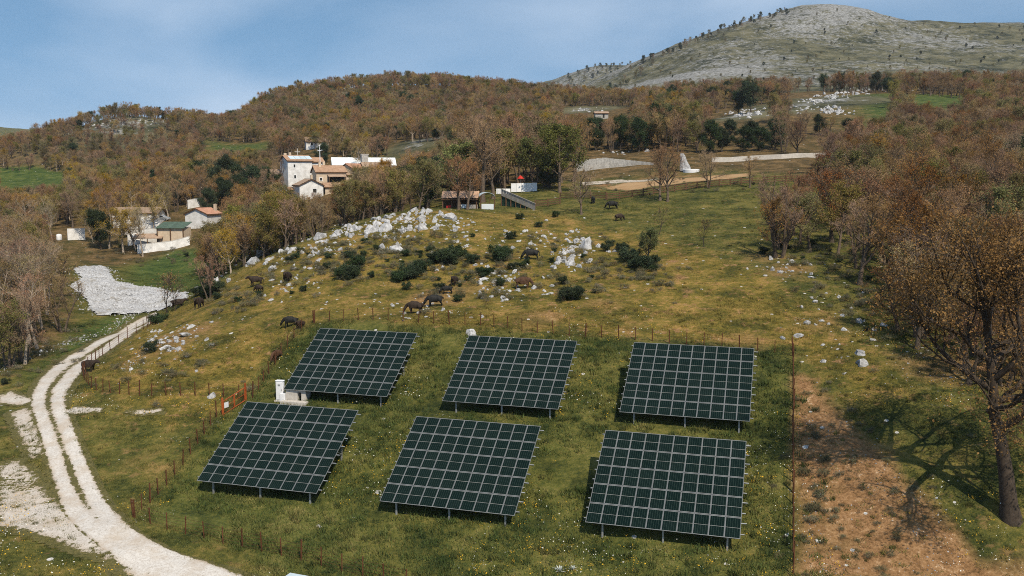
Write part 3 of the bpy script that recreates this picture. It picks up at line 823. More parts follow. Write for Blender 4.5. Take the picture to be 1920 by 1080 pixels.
def make_tree(seed, H=9., lean0=None, clear=.3, spread=3.2, limbs=11, l2=8, l3=8, l4=3, r0=.2, up=.10, ang=(35, 65), stems=1, leaf=(.07, 3000), leaf_r=.35, twig_w=.022, leader=.8, wob=.10, sides=6, conic=0., droop=0., gap=.0):
    g = np.random.default_rng(seed)
    T = Tubes(); tw_a = []; tw_b = []; tips = []
    for s in range(stems):
        lean = g.uniform(.06, .16) if stems == 1 else g.uniform(.2, .55)
        az0 = g.uniform(0, 6.28) if stems == 1 else s*2*math.pi/stems + g.uniform(-.5, .5)
        if lean0 is not None: lean, az0 = lean0
        d0 = np.array([math.cos(az0)*lean, math.sin(az0)*lean, 1.]); base = np.array([0, 0, -.35]) + (0 if stems == 1 else .25)*np.array([math.cos(az0), math.sin(az0), 0])
        hh = H*leader*(1 if s == 0 else g.uniform(.75, 1)); nseg = 9; rr0 = r0*(1 if stems == 1 else .7)
        P, _ = walk(g, base, d0, hh + .35, nseg, wob*.45, .06)
        tt = np.linspace(0, 1, nseg + 1); rad = rr0*(1.0 - .82*tt)*(1 + .55*np.exp(-tt*18))
        T.add(P, rad, sides)
        nl = max(3, limbs//stems) if stems > 1 else limbs
        for k in range(nl):
            t = clear + (1 - clear)*(k + g.uniform(.1, .9))/nl; t = min(t, .98)
            q = P[0] + 0; f = t*nseg; i0 = min(int(f), nseg - 1); q = P[i0]*(1 - f + i0) + P[i0+1]*(f - i0)
            az = k*2.4 + g.uniform(-.6, .6) + seed; el = R(g.uniform(*ang))
            rel = (t - clear)/(1 - clear)
            shape = (math.sin(math.pi*min(1, .28 + .62*rel)))*(1 - conic) + conic*(1 - rel*.92)
            Ln = spread*shape*g.uniform(.8, 1.2)
            dd = np.array([math.sin(el)*math.cos(az), math.sin(el)*math.sin(az), math.cos(el)])
            n1 = 6; A, _ = walk(g, q, dd, Ln, n1, wob*1.3, up, droop); r1 = max(.03, rr0*(1 - .75*t)*.72)
            u1 = np.linspace(0, 1, n1 + 1); T.add(A, r1*(1 - .85*u1), max(4, sides - 2))
            for m in range(l2):
                t2 = g.uniform(.22, 1.); f = t2*n1; i1 = min(int(f), n1 - 1); q2 = A[i1]*(1 - f + i1) + A[i1+1]*(f - i1)
                dl = A[i1+1] - A[i1]; d2 = rot_about(dl, R(g.uniform(25, 65)), g.uniform(0, 6.28))
                L2 = Ln*g.uniform(.28, .52)*(1.15 - .5*t2); n2 = 4
                B, _ = walk(g, q2, d2, L2, n2, wob*1.6, up*1.2, droop); u2 = np.linspace(0, 1, n2 + 1)
                T.add(B, max(.018, r1*(1 - .75*t2)*.55)*(1 - .75*u2) + .005, 3)
                if g.random() < gap: continue
                for w in range(l3):
                    t3 = g.uniform(.15, 1.); f = t3*n2; i2 = min(int(f), n2 - 1); q3 = B[i2]*(1 - f + i2) + B[i2+1]*(f - i2)
                    d3 = rot_about(B[i2+1] - B[i2], R(g.uniform(20, 70)), g.uniform(0, 6.28)); d3 = d3 + np.array([0, 0, up*1.5 - droop]); d3 /= np.linalg.norm(d3)
                    L3 = L2*g.uniform(.35, .75); e = q3 + d3*L3; tw_a.append(q3); tw_b.append(e); tips.append(e); tips.append((q3 + e)/2)
                    for z in range(l4):
                        t4 = g.uniform(.2, .95); q4 = q3 + d3*L3*t4; d4 = rot_about(d3, R(g.uniform(25, 60)), g.uniform(0, 6.28)); L4 = L3*g.uniform(.3, .6)
                        tw_a.append(q4); tw_b.append(q4 + d4*L4); tips.append(q4 + d4*L4)
    tv, tf = T.get()
    a = np.array(tw_a); b = np.array(tw_b); n = len(a); d = b - a
    s = np.cross(d, g.normal(size=(n, 3))); s /= np.linalg.norm(s, axis=1)[:, None] + 1e-9; s *= twig_w/2*g.uniform(.6, 1.3, (n, 1))
    wv = np.stack([a - s, a + s, b + s*.5, b - s*.5], 1).reshape(-1, 3); wf = np.arange(n*4).reshape(n, 4)
    sz, cnt = leaf
    if cnt:
        tp = np.array(tips); c = tp[g.integers(0, len(tp), cnt)] + g.normal(0, leaf_r, (cnt, 3))*.5
        nr = g.normal(size=(cnt, 3)) + np.array([0, 0, .5]); nr /= np.linalg.norm(nr, axis=1)[:, None]
        lv, lf = quads_at(c, nr, sz*g.uniform(.6, 1.4, cnt), .62, g)
        return (tv, tf), (wv, wf), (lv, lf)
    return (tv, tf), (wv, wf), None
def tree_meshes(name, seed, bark, twig, leafm, **kw):
    (tv, tf), (wv, wf), lf = make_tree(seed, **kw)
    trunk = np_mesh(name + '_trunk', tv, tf, bark, True)
    if lf is None: crown = np_mesh(name + '_crown', wv, wf, twig)
    else:
        crown = np_mesh(name + '_crown', np.concatenate([wv, lf[0]]), np.concatenate([wf, lf[1] + len(wv)]), twig)
        crown.materials.append(leafm)
        mi = np.zeros(len(wf) + len(lf[1]), np.int32); mi[len(wf):] = 1; crown.polygons.foreach_set('material_index', mi)
    return trunk, crown

M['bark'] = m_rough('bark', (.12, .090, .066), .4, 5., .95)
M['bark_pale'] = m_rough('pale_bark', (.33, .27, .21), .35, 5., .95)
M['bark_dark'] = m_rough('dark_bark', (.07, .055, .042), .4, 5., .95)
M['twig'] = m_leaf('budding_twig', (.17, .108, .060), (.33, .21, .12), hv=.02, trans=0)
M['twig_grey'] = m_leaf('grey_twig', (.16, .115, .075), (.32, .24, .155), hv=.03, trans=0)
M['twig_dark'] = m_leaf('dark_twig', (.055, .042, .030), (.12, .085, .055), hv=.02, trans=0)
M['bud'] = m_leaf('brown_bud', (.19, .117, .052), (.32, .20, .088), (.40, .265, .125), hv=.07, trans=.25)
M['bud_olive'] = m_leaf('olive_young_leaf', (.085, .082, .028), (.165, .15, .046), (.25, .21, .075), hv=.05)
M['bud_gold'] = m_leaf('golden_young_leaf', (.17, .105, .020), (.31, .195, .032), (.40, .27, .065), hv=.04)
M['russet'] = m_leaf('russet_leaf', (.12, .060, .022), (.23, .115, .040), (.33, .18, .068), hv=.04)
M['fresh'] = m_leaf('fresh_green_leaf', (.07, .085, .020), (.15, .165, .040), (.27, .28, .085), hv=.03)
M['evergreen'] = m_leaf('evergreen_leaf', (.012, .024, .011), (.030, .050, .020), (.062, .080, .032), hv=.03, trans=.1)
M['olive_bush'] = m_leaf('grey_green_leaf', (.075, .082, .045), (.135, .135, .075), (.21, .195, .115), hv=.03, trans=.2)

KIND = {}
def kind(key, n, bark, twig, leafm, **kw):
    KIND[key] = [tree_meshes(key, 100*len(KIND) + 11 + 7*i, M[bark], M[twig], M[leafm] if leafm else None, **{k: (v(i) if callable(v) else v) for k, v in kw.items()}) for i in range(n)]
kind('brown', 5, 'bark', 'twig', 'bud', H=8.8, clear=.24, spread=3.3, limbs=12, l2=8, l3=7, l4=3, leaf=(.05, 2600), ang=(24, 60), up=.11, twig_w=.024, r0=.24, gap=.12, wob=.13, stems=lambda i: 1 if i < 3 else 3)
kind('tall', 4, 'bark_pale', 'twig_grey', 'bud', H=14., clear=.38, spread=3.6, limbs=14, l2=8, l3=7, l4=2, leaf=(.05, 2600), ang=(28, 55), r0=.2)
kind('olive', 4, 'bark', 'twig', 'bud_olive', H=8.5, clear=.24, spread=3.2, limbs=12, l2=8, l3=7, l4=3, leaf=(.075, 7500))
kind('gold', 3, 'bark_pale', 'twig_grey', 'bud_gold', H=9., clear=.26, spread=3.4, limbs=12, l2=8, l3=7, l4=3, leaf=(.065, 6500))
kind('russet', 4, 'bark_dark', 'twig_dark', 'russet', H=8.5, clear=.24, spread=3.6, limbs=12, l2=8, l3=6, l4=2, leaf=(.065, 3600), ang=(30, 68), twig_w=.024, r0=.25, gap=.15, wob=.14)
kind('fresh', 2, 'bark', 'twig', 'fresh', H=8.5, clear=.22, spread=3.2, limbs=12, l2=8, l3=6, l4=2, leaf=(.09, 11000))
kind('evergreen', 3, 'bark_dark', 'twig_dark', 'evergreen', H=7.5, clear=.12, spread=3.0, limbs=14, l2=8, l3=6, l4=2, leaf=(.10, 14000), leaf_r=.5)
kind('conifer', 2, 'bark_dark', 'twig_dark', 'evergreen', H=10., clear=.08, spread=2.4, limbs=26, l2=8, l3=5, l4=1, leaf=(.09, 12000), conic=1., leader=1., ang=(65, 85), up=.02)
kind('bare', 4, 'bark', 'twig', 'bud', H=8., clear=.22, spread=3.3, limbs=12, l2=8, l3=8, l4=3, leaf=(.035, 900), stems=lambda i: (1, 2, 4, 1)[i], twig_w=.02, ang=(30, 65))
kind('sapling', 2, 'bark_dark', 'twig_dark', 'bud', H=4.5, clear=.3, spread=1.8, limbs=8, l2=5, l3=5, l4=1, leaf=(.05, 350), r0=.07)
kind('bush', 4, 'bark_dark', 'twig_dark', 'evergreen', H=1.7, clear=.02, spread=1.0, limbs=12, l2=5, l3=5, l4=1, leaf=(.065, 3400), stems=3, r0=.04, leaf_r=.28, leader=.7, gap=.25)
M['bark_oak'] = m_rough('oak_bark', (.058, .044, .033), .4, 4., .95, bump=.6)
kind('oak', 1, 'bark_oak', 'twig_dark', 'russet', H=17., lean0=(.05, 3.3), clear=.38, spread=7.4, limbs=17, l2=12, l3=10, l4=3, leaf=(.062, 30000), leaf_r=.4, r0=.45, ang=(42, 80), sides=9, wob=.16, gap=.1)
kind('scrub', 3, 'bark', 'twig', 'olive_bush', H=.9, clear=.02, spread=1.1, limbs=10, l2=5, l3=5, l4=1, leaf=(.055, 900), stems=3, r0=.03, leaf_r=.3, leader=.6)

# ------------------------------------------------------------------ scatter: what nobody could count, instanced on points
def hidden_objs(name, meshes):
    c = bpy.data.collections.new(name)
    for i, me in enumerate(meshes):
        o = bpy.data.objects.new('%s_%02d' % (name, i), me); c.objects.link(o)
    return c
def scatter(name, pts, rot, scl, idx, meshes, attrs=None, label=None, cat=None):
    me = bpy.data.meshes.new(name); n = len(pts)
    me.vertices.add(n); me.vertices.foreach_set('co', np.asarray(pts, np.float32).ravel())
    for k, t_, a in (('rot', 'FLOAT_VECTOR', rot), ('scl', 'FLOAT_VECTOR', scl)):
        x = me.attributes.new(k, t_, 'POINT'); x.data.foreach_set('vector', np.asarray(a, np.float32).ravel())
    x = me.attributes.new('pick', 'INT', 'POINT'); x.data.foreach_set('value', np.asarray(idx, np.int32))
    for k, a in (attrs or {}).items():
        x = me.attributes.new(k, 'FLOAT', 'POINT'); x.data.foreach_set('value', np.asarray(a, np.float32))
    o = link(name, me); o['kind'] = 'stuff'
    if label: o['label'] = label
    if cat: o['category'] = cat
    ng = bpy.data.node_groups.new(name + '_scatter', 'GeometryNodeTree')
    ng.interface.new_socket('Geometry', in_out='INPUT', socket_type='NodeSocketGeometry'); ng.interface.new_socket('Geometry', in_out='OUTPUT', socket_type='NodeSocketGeometry')
    N = ng.nodes; gi_ = N.new('NodeGroupInput'); go = N.new('NodeGroupOutput')
    iop = N.new('GeometryNodeInstanceOnPoints'); ci = N.new('GeometryNodeCollectionInfo')
    ci.inputs['Collection'].default_value = hidden_objs(name + '_piece', meshes); ci.inputs['Separate Children'].default_value = True; ci.inputs['Reset Children'].default_value = True
    def na(nm, ty):
        a = N.new('GeometryNodeInputNamedAttribute'); a.data_type = ty; a.inputs['Name'].default_value = nm; return a.outputs['Attribute']
    e2r = N.new('FunctionNodeEulerToRotation')
    l_ = ng.links.new
    l_(gi_.outputs[0], iop.inputs['Points']); l_(ci.outputs[0], iop.inputs['Instance']); iop.inputs['Pick Instance'].default_value = True
    l_(na('pick', 'INT'), iop.inputs['Instance Index']); l_(na('rot', 'FLOAT_VECTOR'), e2r.inputs[0]); l_(e2r.outputs[0], iop.inputs['Rotation']); l_(na('scl', 'FLOAT_VECTOR'), iop.inputs['Scale'])
    l_(iop.outputs[0], go.inputs[0])
    md = o.modifiers.new('scatter', 'NODES'); md.node_group = ng
    return o
# ------------------------------------------------------------------ limestone
def rock_mesh(seed, sub=2):
    bm = bmesh.new(); bmesh.ops.create_icosphere(bm, subdivisions=sub, radius=1.); g = np.random.default_rng(seed)
    V = np.array([v.co[:] for v in bm.verts])
    planes = g.normal(size=(14, 3))*np.array([1., 1., .75]); planes /= np.linalg.norm(planes, axis=1)[:, None]; off = g.uniform(.48, .85, 14)
    for n_, o_ in zip(planes, off):
        d = V @ n_ - o_; k = d > 0; V[k] -= np.outer(d[k], n_)*.92
    V += g.normal(0, .05, V.shape); V *= np.array([g.uniform(.8, 1.3), g.uniform(.5, 1.), g.uniform(.6, 1.0)])
    for v, c in zip(bm.verts, V): v.co = c
    me = bpy.data.meshes.new('limestone'); bm.to_mesh(me); bm.free(); me.materials.append(M['limestone']); return me
ROCKS = [rock_mesh(50 + i) for i in range(10)]; PEB = [rock_mesh(80 + i, 1) for i in range(6)]
def rock(p, s, label, group, flat=1.):
    o = link('limestone_rock', random.choice(ROCKS), None, (p.x, p.y, p.z - .12*s*flat), (random.gauss(0, .25), random.gauss(0, .25), random.uniform(0, 6.28)), (s*random.uniform(.8, 1.25), s*random.uniform(.75, 1.1), s*flat*random.uniform(.8, 1.3)))
    o.scale = Vector(o.scale)*1.15; tag(o, label, 'rock', group)
def cluster(px, py, n, sx, sy, s0, s1, label, flat=1., big=0):
    for i in range(n):
        a, b = px + random.gauss(0, sx), py + random.gauss(0, sy)
        rock(hit(a, b), random.uniform(s0, s1)*(1.9 if i < big else 1.), label, label, flat)
def crest_label(px, py):
    if px < 450: return 'white limestone rock at the road end of the crest outcrop'
    if px < 560: return 'white limestone rock in the thin low tail of the crest outcrop'
    if px < 640: return 'white limestone rock in the crest outcrop below the golden leafed tree'
    if px < 712: return 'white limestone rock around the large blocks of the crest outcrop'
    if py > 422: return 'white limestone rock in the lower band below the crest outcrop'
    if px < 830: return 'white limestone rock packed on the top of the crest outcrop'
    return 'white limestone rock at the shed end of the crest outcrop'
for px, py, n in ((474,497,4),(500,484,5),(508,500,2),(535,472,5),(560,462,5),(585,470,6),(592,484,3),(612,452,5),(590,458,4),(630,442,5),(645,430,5),(655,445,3),(665,428,6),(690,432,8),(705,422,6),(720,412,6),(742,408,7),(765,404,8),(790,398,8),(812,402,7),(780,412,6),(805,418,5),(760,426,5),(740,440,5),(725,436,4),(750,448,4),(735,460,5),(716,468,3),(765,436,4),(790,425,4),(818,430,3),(840,408,4),(858,410,4),(846,425,2),(400,526,4),(378,540,3),(420,520,2)):
    cluster(px, py, max(2, round(n*.85)), 10, 4.5, .30, .75, crest_label(px, py), 1.15, 1 if random.random() < .5 else 0)
for a, b in ((662,432),(688,438),(655,425),(694,428)): rock(hit(a, b), 1.1, 'large white limestone block in the outcrop along the crest', 'large white blocks in the crest outcrop', .95)
low = 'white limestone rock in the outcrop between the shrub and the knoll brow'
for px, py, n in ((1076,438,7),(1084,450,5),(1066,458,3),(1070,472,6),(1080,478,5),(1064,488,5),(1074,498,6),(1050,492,3),(1045,500,2),(1108,452,3)): cluster(px, py, max(1, round(n*.8)), 7, 4, .25, .65, low, 1.1)
rock(hit(1098,466), 1.15, 'largest white limestone block on the knoll, in the outcrop below the brow', None, 1.25)
mid = 'white limestone rock scattered over the middle of the knoll among dark shrubs'
for px, py, n in ((920,508,6),(945,512,3),(955,522,3),(968,516,3),(898,546,4),(942,560,4),(950,550,3),(1022,540,2),(1020,552,1),(980,566,1),(910,476,2),(865,448,3),(872,442,2),(890,440,1),(955,440,3),(985,442,2),(965,465,3),(1000,455,2),(1145,475,2),(1160,472,2),(1040,478,3),(935,620,0),(1005,538,1),(905,535,2),(832,500,3),(845,560,1),(760,600,2),(795,596,2),(530,545,2),(548,505,3),(555,520,2),(505,556,2),(524,568,1),(855,538,1),(1120,470,2)): 
    if n: cluster(px, py, max(1, round(n*.75)), 7, 4, .2, .5, mid)
for a, b, s, l in ((358,614,.75,'long white stone lying alone in the pasture above the road fence'),(350,628,.9,'broad white stone at the foot of the long stone in the pasture'),(404,587,.5,'small flat white stone in the pasture above the long stone'),(1613,664,.75,'upper of two white stones on the grass slope beside the bare earth'),(1616,682,1.05,'lower of two white stones on the grass slope beside the bare earth'),
                   (884,627,.85,'flat white slab against the top edge of the middle upper array'),(1496,630,.6,'flat white stone just above the corner of the wire fence'),(398,743,.6,'flat white stone beside the cross slope wire fence'),(1520,520,.7,'grey white stone below the clump of bare stems'),(1690,527,.95,'pale boulder under the edge of the slope wood'),(1402,836,.28,'small white stone at the right edge of the lower row end array')):
    rock(hit(a, b), s, l, None, .55)
FR = []
for px, py, n, sx, s0, s1 in ((1385,216,26,14,.4,1.1),(1410,212,26,14,.4,1.1),(1500,205,20,14,.4,1.),(1530,190,34,14,.5,1.3),(1560,182,36,14,.5,1.3),(1590,176,24,14,.4,1.2),(1555,206,36,14,.5,1.3),(1575,210,24,12,.5,1.3),(1625,170,24,18,.4,1.1),(1690,168,20,20,.4,1.),(1800,206,18,30,.3,.8),
                              (1165,286,9,14,.4,.9),(1215,283,3,5,.5,.8),(665,162,16,10,.6,1.6),(610,178,14,20,.5,1.2),(530,190,10,16,.4,1.),(690,206,8,8,.5,1.),(675,232,8,8,.5,1.),(230,228,40,45,.4,.9),(170,236,20,30,.4,.9),(910,206,6,5,.6,1.2),(1100,206,24,22,.4,1.)):
    for _ in range(n):
        p = hit(px + random.gauss(0, sx), py + random.gauss(0, 3.), 150.); FR.append((p.x, p.y, p.z - .1, random.uniform(s0, s1)))
for px, py, n, sx, sy in ((500,482,60,40,9),(590,462,80,40,10),(680,436,90,40,9),(770,412,130,45,12),(850,420,40,25,10),(1075,468,90,18,22),(930,515,60,26,14),(960,545,50,40,14),(900,450,40,40,10),(760,575,40,60,14),(320,640,90,30,18),(1480,500,60,40,12),(1010,450,40,40,14),(1600,600,60,60,40),(560,520,40,40,14)):
    for _ in range(n):
        p = hit(px + random.gauss(0, sx), py + random.gauss(0, sy)); FR.append((p.x, p.y, p.z - .03, random.choice((.12, .16, .22, .30, .45))))
n_ = len(FR); g_ = np.random.default_rng(9)
scatter('scattered_rock', [f[:3] for f in FR], np.stack([g_.normal(0, .3, n_), g_.normal(0, .3, n_), g_.uniform(0, 6.28, n_)], 1), np.array([[f[3]]*3 for f in FR])*g_.uniform(.7, 1.3, (n_, 3)), g_.integers(0, 10, n_), ROCKS, None, 'smaller white limestone rocks strewn round the outcrops and far shoulders', 'rocks')
# loose stones: stuff
def grid_pts(n, x0, x1, y0, y1, seed): 
    g = np.random.default_rng(seed); return g.uniform(x0, x1, n), g.uniform(y0, y1, n)
def attr_at(name, x, y):
    """zone value at a place, from the ground sheet"""
    th_ = np.arctan2(x, y); lr_ = np.log(np.hypot(x, y)); i = np.clip(np.searchsorted(TH, th_), 0, nT - 1); j = np.clip(((lr_ - LR[0])/(LR[1] - LR[0])).astype(int), 0, nR - 1)
    return zones[name].reshape(nR, nT)[j, i]
g_ = np.random.default_rng(12)
X, Y = grid_pts(80000, -60, 75, 50, 160, 12)
prob = .004 + .42*attr_at('soil', X, Y)*np.clip(.35 + 1.1*fbm(X/4, Y/4, 3, 39), .05, 1) + .12*np.clip(attr_at('dry', X, Y), 0, 1)*(.5 + fbm(X/9, Y/9, 3, 33)).clip(0, 1)
prob *= 1 - .8*poly_soft(X, Y, FIELD_W, 1.)
k = g_.random(len(X)) < prob; X, Y = X[k], Y[k]; n_ = len(X); s_ = (.03 + .09*g_.random(n_)**3 + .16*(g_.random(n_) > .975))*np.clip(Y/75, .9, 1.5)
xs_, ys_ = grid_pts(5200, 17.5, 40, 50, 82, 15); pr_ = attr_at('soil', xs_, ys_)*1.3*np.clip(.45 + 1.2*fbm(xs_/3, ys_/3, 3, 40), .06, 1)
k = g_.random(len(xs_)) < pr_; xs_, ys_ = xs_[k], ys_[k]; X = np.concatenate([X, xs_]); Y = np.concatenate([Y, ys_]); n_ = len(X); s_ = np.concatenate([s_, .02 + .075*g_.random(len(xs_))**2.2])
scatter('loose_stone', np.stack([X, Y, height(X, Y)], 1), g_.uniform(0, 6.28, (n_, 3)), np.stack([s_]*3, 1), g_.integers(0, 6, n_), PEB, None, 'small pale stones scattered over the pasture and bare earth', 'stones')
GW = wpoly(GRAVEL); X, Y = grid_pts(11000, min(p[0] for p in GW), max(p[0] for p in GW), min(p[1] for p in GW), max(p[1] for p in GW), 14)
k = g_.random(len(X)) < poly_soft(X, Y, GW, 2.6)*np.clip(.9 + 1.5*fbm(X/2.5, Y/2.5, 3, 88), .15, 1); X, Y = X[k], Y[k]; n_ = len(X); s_ = .06 + .20*g_.random(n_)**2
scatter('white_rubble', np.stack([X, Y, height(X, Y) + .22*in_poly(X, Y, GW)], 1), g_.uniform(0, 6.28, (n_, 3)), np.stack([s_]*3, 1), g_.integers(0, 6, n_), PEB, None, 'bed of white limestone rubble above the gravel road', 'rubble')

# ------------------------------------------------------------------ cattle, each one continuous body
def cow_mesh(seed, graze=True, turn=0., mat=None):
    """body along x, head towards +x"""
    hd = [(.78, 0, 1.02, .25), (1.00, .0, .80, .19), (1.14, turn*.3, .54, .17), (1.26, turn*.45, .28, .12), (1.32, turn*.5, .12, .09)] if graze else [(.80, 0, 1.16, .25), (1.00, turn*.25, 1.28, .19), (1.18, turn*.5, 1.28, .175), (1.38, turn*.75, 1.12, .12), (1.46, turn*.85, 1.04, .095)]
    nodes = [(-.66, 0, .98, .36), (-.32, 0, .95, .42), (.10, 0, .93, .45), (.46, 0, .98, .41)] + hd
    edges = [(i, i+1) for i in range(len(nodes) - 1)]
    def chain(root, pts):
        p = root
        for q in pts: nodes.append(q); edges.append((p, len(nodes) - 1)); p = len(nodes) - 1
    st = [random.uniform(-.12, .12) for _ in range(4)]
    for s, a in ((1, st[0]), (-1, st[1])):                      # front legs
        chain(3, [(.50 + a*.3, s*.22, .62, .16), (.50 + a, s*.22, .36, .095), (.48 + a, s*.22, .06, .075), (.54 + a, s*.22, .0, .075)])
    for s, a in ((1, st[2]), (-1, st[3])):                      # hind legs: knee forward, hock back
        chain(0, [(-.66 + a*.3, s*.22, .72, .23), (-.58 + a, s*.22, .54, .15), (-.76 + a, s*.22, .36, .09), (-.74 + a, s*.22, .06, .075), (-.68 + a, s*.22, .0, .075)])
    chain(0, [(-1.00, 0, 1.08, .05), (-1.08, .02, .82, .035), (-1.07, .03, .46, .045)])
    h = len(hd) + 2
    ex = nodes[5 if graze else 6]
    for s in (1, -1): chain(6 if graze else 6, [(ex[0] + (.12 if graze else -.02), ex[1] + s*.20, ex[2] - (.20 if graze else -.06), .04)])
    me = bpy.data.meshes.new('cow_skeleton'); me.from_pydata([n[:3] for n in nodes], edges, [])
    ob = bpy.data.objects.new('cow_skeleton', me); COL.objects.link(ob)
    bpy.context.view_layer.objects.active = ob
    sk = ob.modifiers.new('skin', 'SKIN'); sk.use_smooth_shade = True
    for v, n in zip(me.skin_vertices[0].data, nodes): v.radius = (n[3]*.82, n[3])
    me.skin_vertices[0].data[2].use_root = True
    for v in list(me.skin_vertices[0].data)[:2] + list(me.skin_vertices[0].data)[3:]: v.use_root = False
    sb_ = ob.modifiers.new('sub', 'SUBSURF'); sb_.levels = 2; sb_.render_levels = 2
    dg = bpy.context.evaluated_depsgraph_get(); out = bpy.data.meshes.new_from_object(ob.evaluated_get(dg))
    bpy.data.objects.remove(ob); out.name = 'cow_body'; out.materials.clear(); out.materials.append(mat)
    for p in out.polygons: p.use_smooth = True
    return out
M['hide_dark'] = m_rough('dark_brown_hide', (.034, .022, .015), .4, 3., .75)
M['hide_brown'] = m_rough('brown_hide', (.085, .042, .022), .4, 3., .75)
M['hide_black'] = m_rough('black_hide', (.012, .012, .011), .3, 3., .7)
M['horn'] = m_rough('horn', (.25, .2, .14), .2, 6., .6)
COWS = {}
for i, (k, gz_, tn, mt) in enumerate((('g1', True, .2, 'hide_dark'), ('g2', True, -.3, 'hide_black'), ('s1', False, .3, 'hide_dark'), ('s2', False, -.4, 'hide_brown'), ('g3', True, 0., 'hide_brown'))): COWS[k] = cow_mesh(i, gz_, tn, M[mt])
def cow(px, py, k, rz, s, label):
    p = hit(px, py); o = link('cow', COWS[k], None, (p.x, p.y, p.z + .02), (0, 0, R(rz)), s)
    tag(o, label, 'cow', 'dark cattle grazing on the knoll')
    for sg in (1, -1):      # horns
        hx = (1.04, .66) if k[0] == 'g' else (1.26, 1.60)
    return o
cow(778,588,'g1',172,1.0,'dark brown cow grazing with its tail to the wire fence above the arrays')
cow(815,575,'g2',190,1.0,'black brown cow grazing on the orange soil just behind another')
cow(838,551,'g2',200,.72,'small black calf at the edge of the scrub on the orange soil')
cow(852,535,'s1',250,.85,'dark cow standing in the scrub above the small black calf')
cow(981,541,'g3',-8,1.05,'brown cow grazing to the right among white stones on the knoll')
cow(996,487,'g2',186,1.05,'black cow grazing to the left above the brown one on the knoll')
cow(545,613,'g2',186,.85,'black cow with pale legs grazing at the corner of the wire fence')
cow(563,616,'s1',240,.65,'dark calf beside the black cow at the corner of the wire fence')
cow(519,676,'g3',250,.80,'brown cow bending to graze at the wire fence beside the upper array')
cow(480,536,'s1',205,.95,'dark brown cow on the left of the knoll below the crest rocks')
cow(486,548,'g1',150,.70,'dark calf just below the cow under the crest rocks')
cow(539,529,'s1',260,1.0,'dark cow seen from behind on the slope below the crest rocks')
cow(167,697,'s1',-20,.95,'dark brown cow standing at the fence corner by the gravel road')
cow(334,578,'s1',15,1.0,'black cow standing before the white rubble at the top of the road')
cow(373,578,'s1',260,1.05,'dark cow beside the small budding tree at the top of the road')
cow(289,606,'s2',240,.7,'reddish brown calf at the top end of the road fence')
cow(1148,392,'s1' if False else 'g2',195,1.05,'dark cow grazing below the post and rail fence')
cow(1161,414,'g1',30,.85,'dark brown calf resting low in the grass below the post and rail fence')
cow(1112,381,'g2',90,.9,'dark cow near the small tree between the ramp and the rail fence')
cow(572,449,'s1',200,1.0,'black cow half hidden at the trees on the crest')
# ------------------------------------------------------------------ dark shrubs on the knoll
def shrub(px, py, k, s, label, group, n=1, sp=0.):
    for _ in range(n):
        p = hit(px + random.gauss(0, sp), py + random.gauss(0, sp*.4)); tr, crn = random.choice(KIND[k])
        root = empty('shrub', p, random.uniform(0, 6.28)); root.scale = (s*random.uniform(.8, 1.3), s*random.uniform(.8, 1.3), s*random.uniform(.75, 1.1)); tag(root, label, 'shrub', group); link('stem', tr, root); link('foliage', crn, root)
for lab, lst in (('dark shrub on the slope below the crest blocks', ((655,520,1.0,3),(645,524,.9,2),(668,500,.9,2),(700,520,.6,1))),
                 ('dark shrub in the thicket uphill of the grazing pair of cows', ((765,522,1.0,3),(785,508,.9,3),(748,528,.8,2))),
                 ('dark shrub in the large thicket in the middle of the knoll', ((838,495,1.15,4),(860,482,.95,2),(822,492,.95,2),(888,492,.75,2))),
                 ('dark shrub left of the black cow on the knoll', ((932,488,1.1,3),(945,480,.9,2),(905,512,.6,1))),
                 ('dark shrub alone below the brown cow among the white stones', ((1076,562,1.0,2),(1082,554,.8,1),(1058,532,.6,1))),
                 ('dark shrub at the foot of the narrow leafy green tree', ((1180,490,1.1,3),(1205,507,1.1,3),(1215,500,1.0,2))),
                 ('dark shrub beside the lower white outcrop', ((1168,472,.7,2),(1128,472,.65,1))),
                 ('small dark shrub on the brow near the shed and ramp', ((960,448,.7,2),(1010,424,.55,1),(975,406,.6,1),(1040,407,.65,1))),
                 ('dark shrub at the top end of the gravel road', ((405,547,1.0,2),(390,554,.95,2),(375,558,.9,2),(300,606,.8,2),(395,542,1.0,2))),
                 ('small round shrub alone in the pasture by the road fence', ((283,660,.7,1),)),
                 ('tiny dark shrub on the slope below the crest outcrop', ((580,547,.5,1),(555,472,.6,1),(600,502,.5,1)))):
    for px, py, s_, n in lst: shrub(px, py, 'bush', s_, lab, lab, n, 5)
for _ in range(9): shrub(1500 + random.uniform(0, 60), 760 + random.uniform(0, 250), 'scrub', .5, 'low grey green bush on the bare earth slope', 'low bushes on the bare earth')
# ------------------------------------------------------------------ buildings of the hamlet
tile_cache = {}
def roof_tiles(mb_len, slope_len, mat):
    """one roof slope: rounded tile courses running down the slope, x along the ridge, y down the slope, real ridges"""
    key = (round(mb_len, 2), round(slope_len, 2), mat)
    if key in tile_cache: return tile_cache[key]
    pitch = .42; nx = max(4, int(mb_len/pitch)*4); ny = max(2, int(slope_len/.9))
    x = np.linspace(-mb_len/2, mb_len/2, nx + 1); y = np.linspace(0, slope_len, ny*2 + 1)
    X, Y = np.meshgrid(x, y)
    Z = .07*np.abs(np.sin(X*math.pi/pitch)) + .035*((Y/(slope_len/ny)) % 1.0 < .5) + .02*fbm(X*1.3, Y*1.3, 2, 5)
    i = np.arange(X.size).reshape(X.shape); q = np.stack([i[:-1, :-1], i[:-1, 1:], i[1:, 1:], i[1:, :-1]], -1).reshape(-1, 4)[:, ::-1]
    me = np_mesh('roof_slope', np.stack([X.ravel(), Y.ravel(), Z.ravel()], 1), q, M[mat])
    tile_cache[key] = me; return me
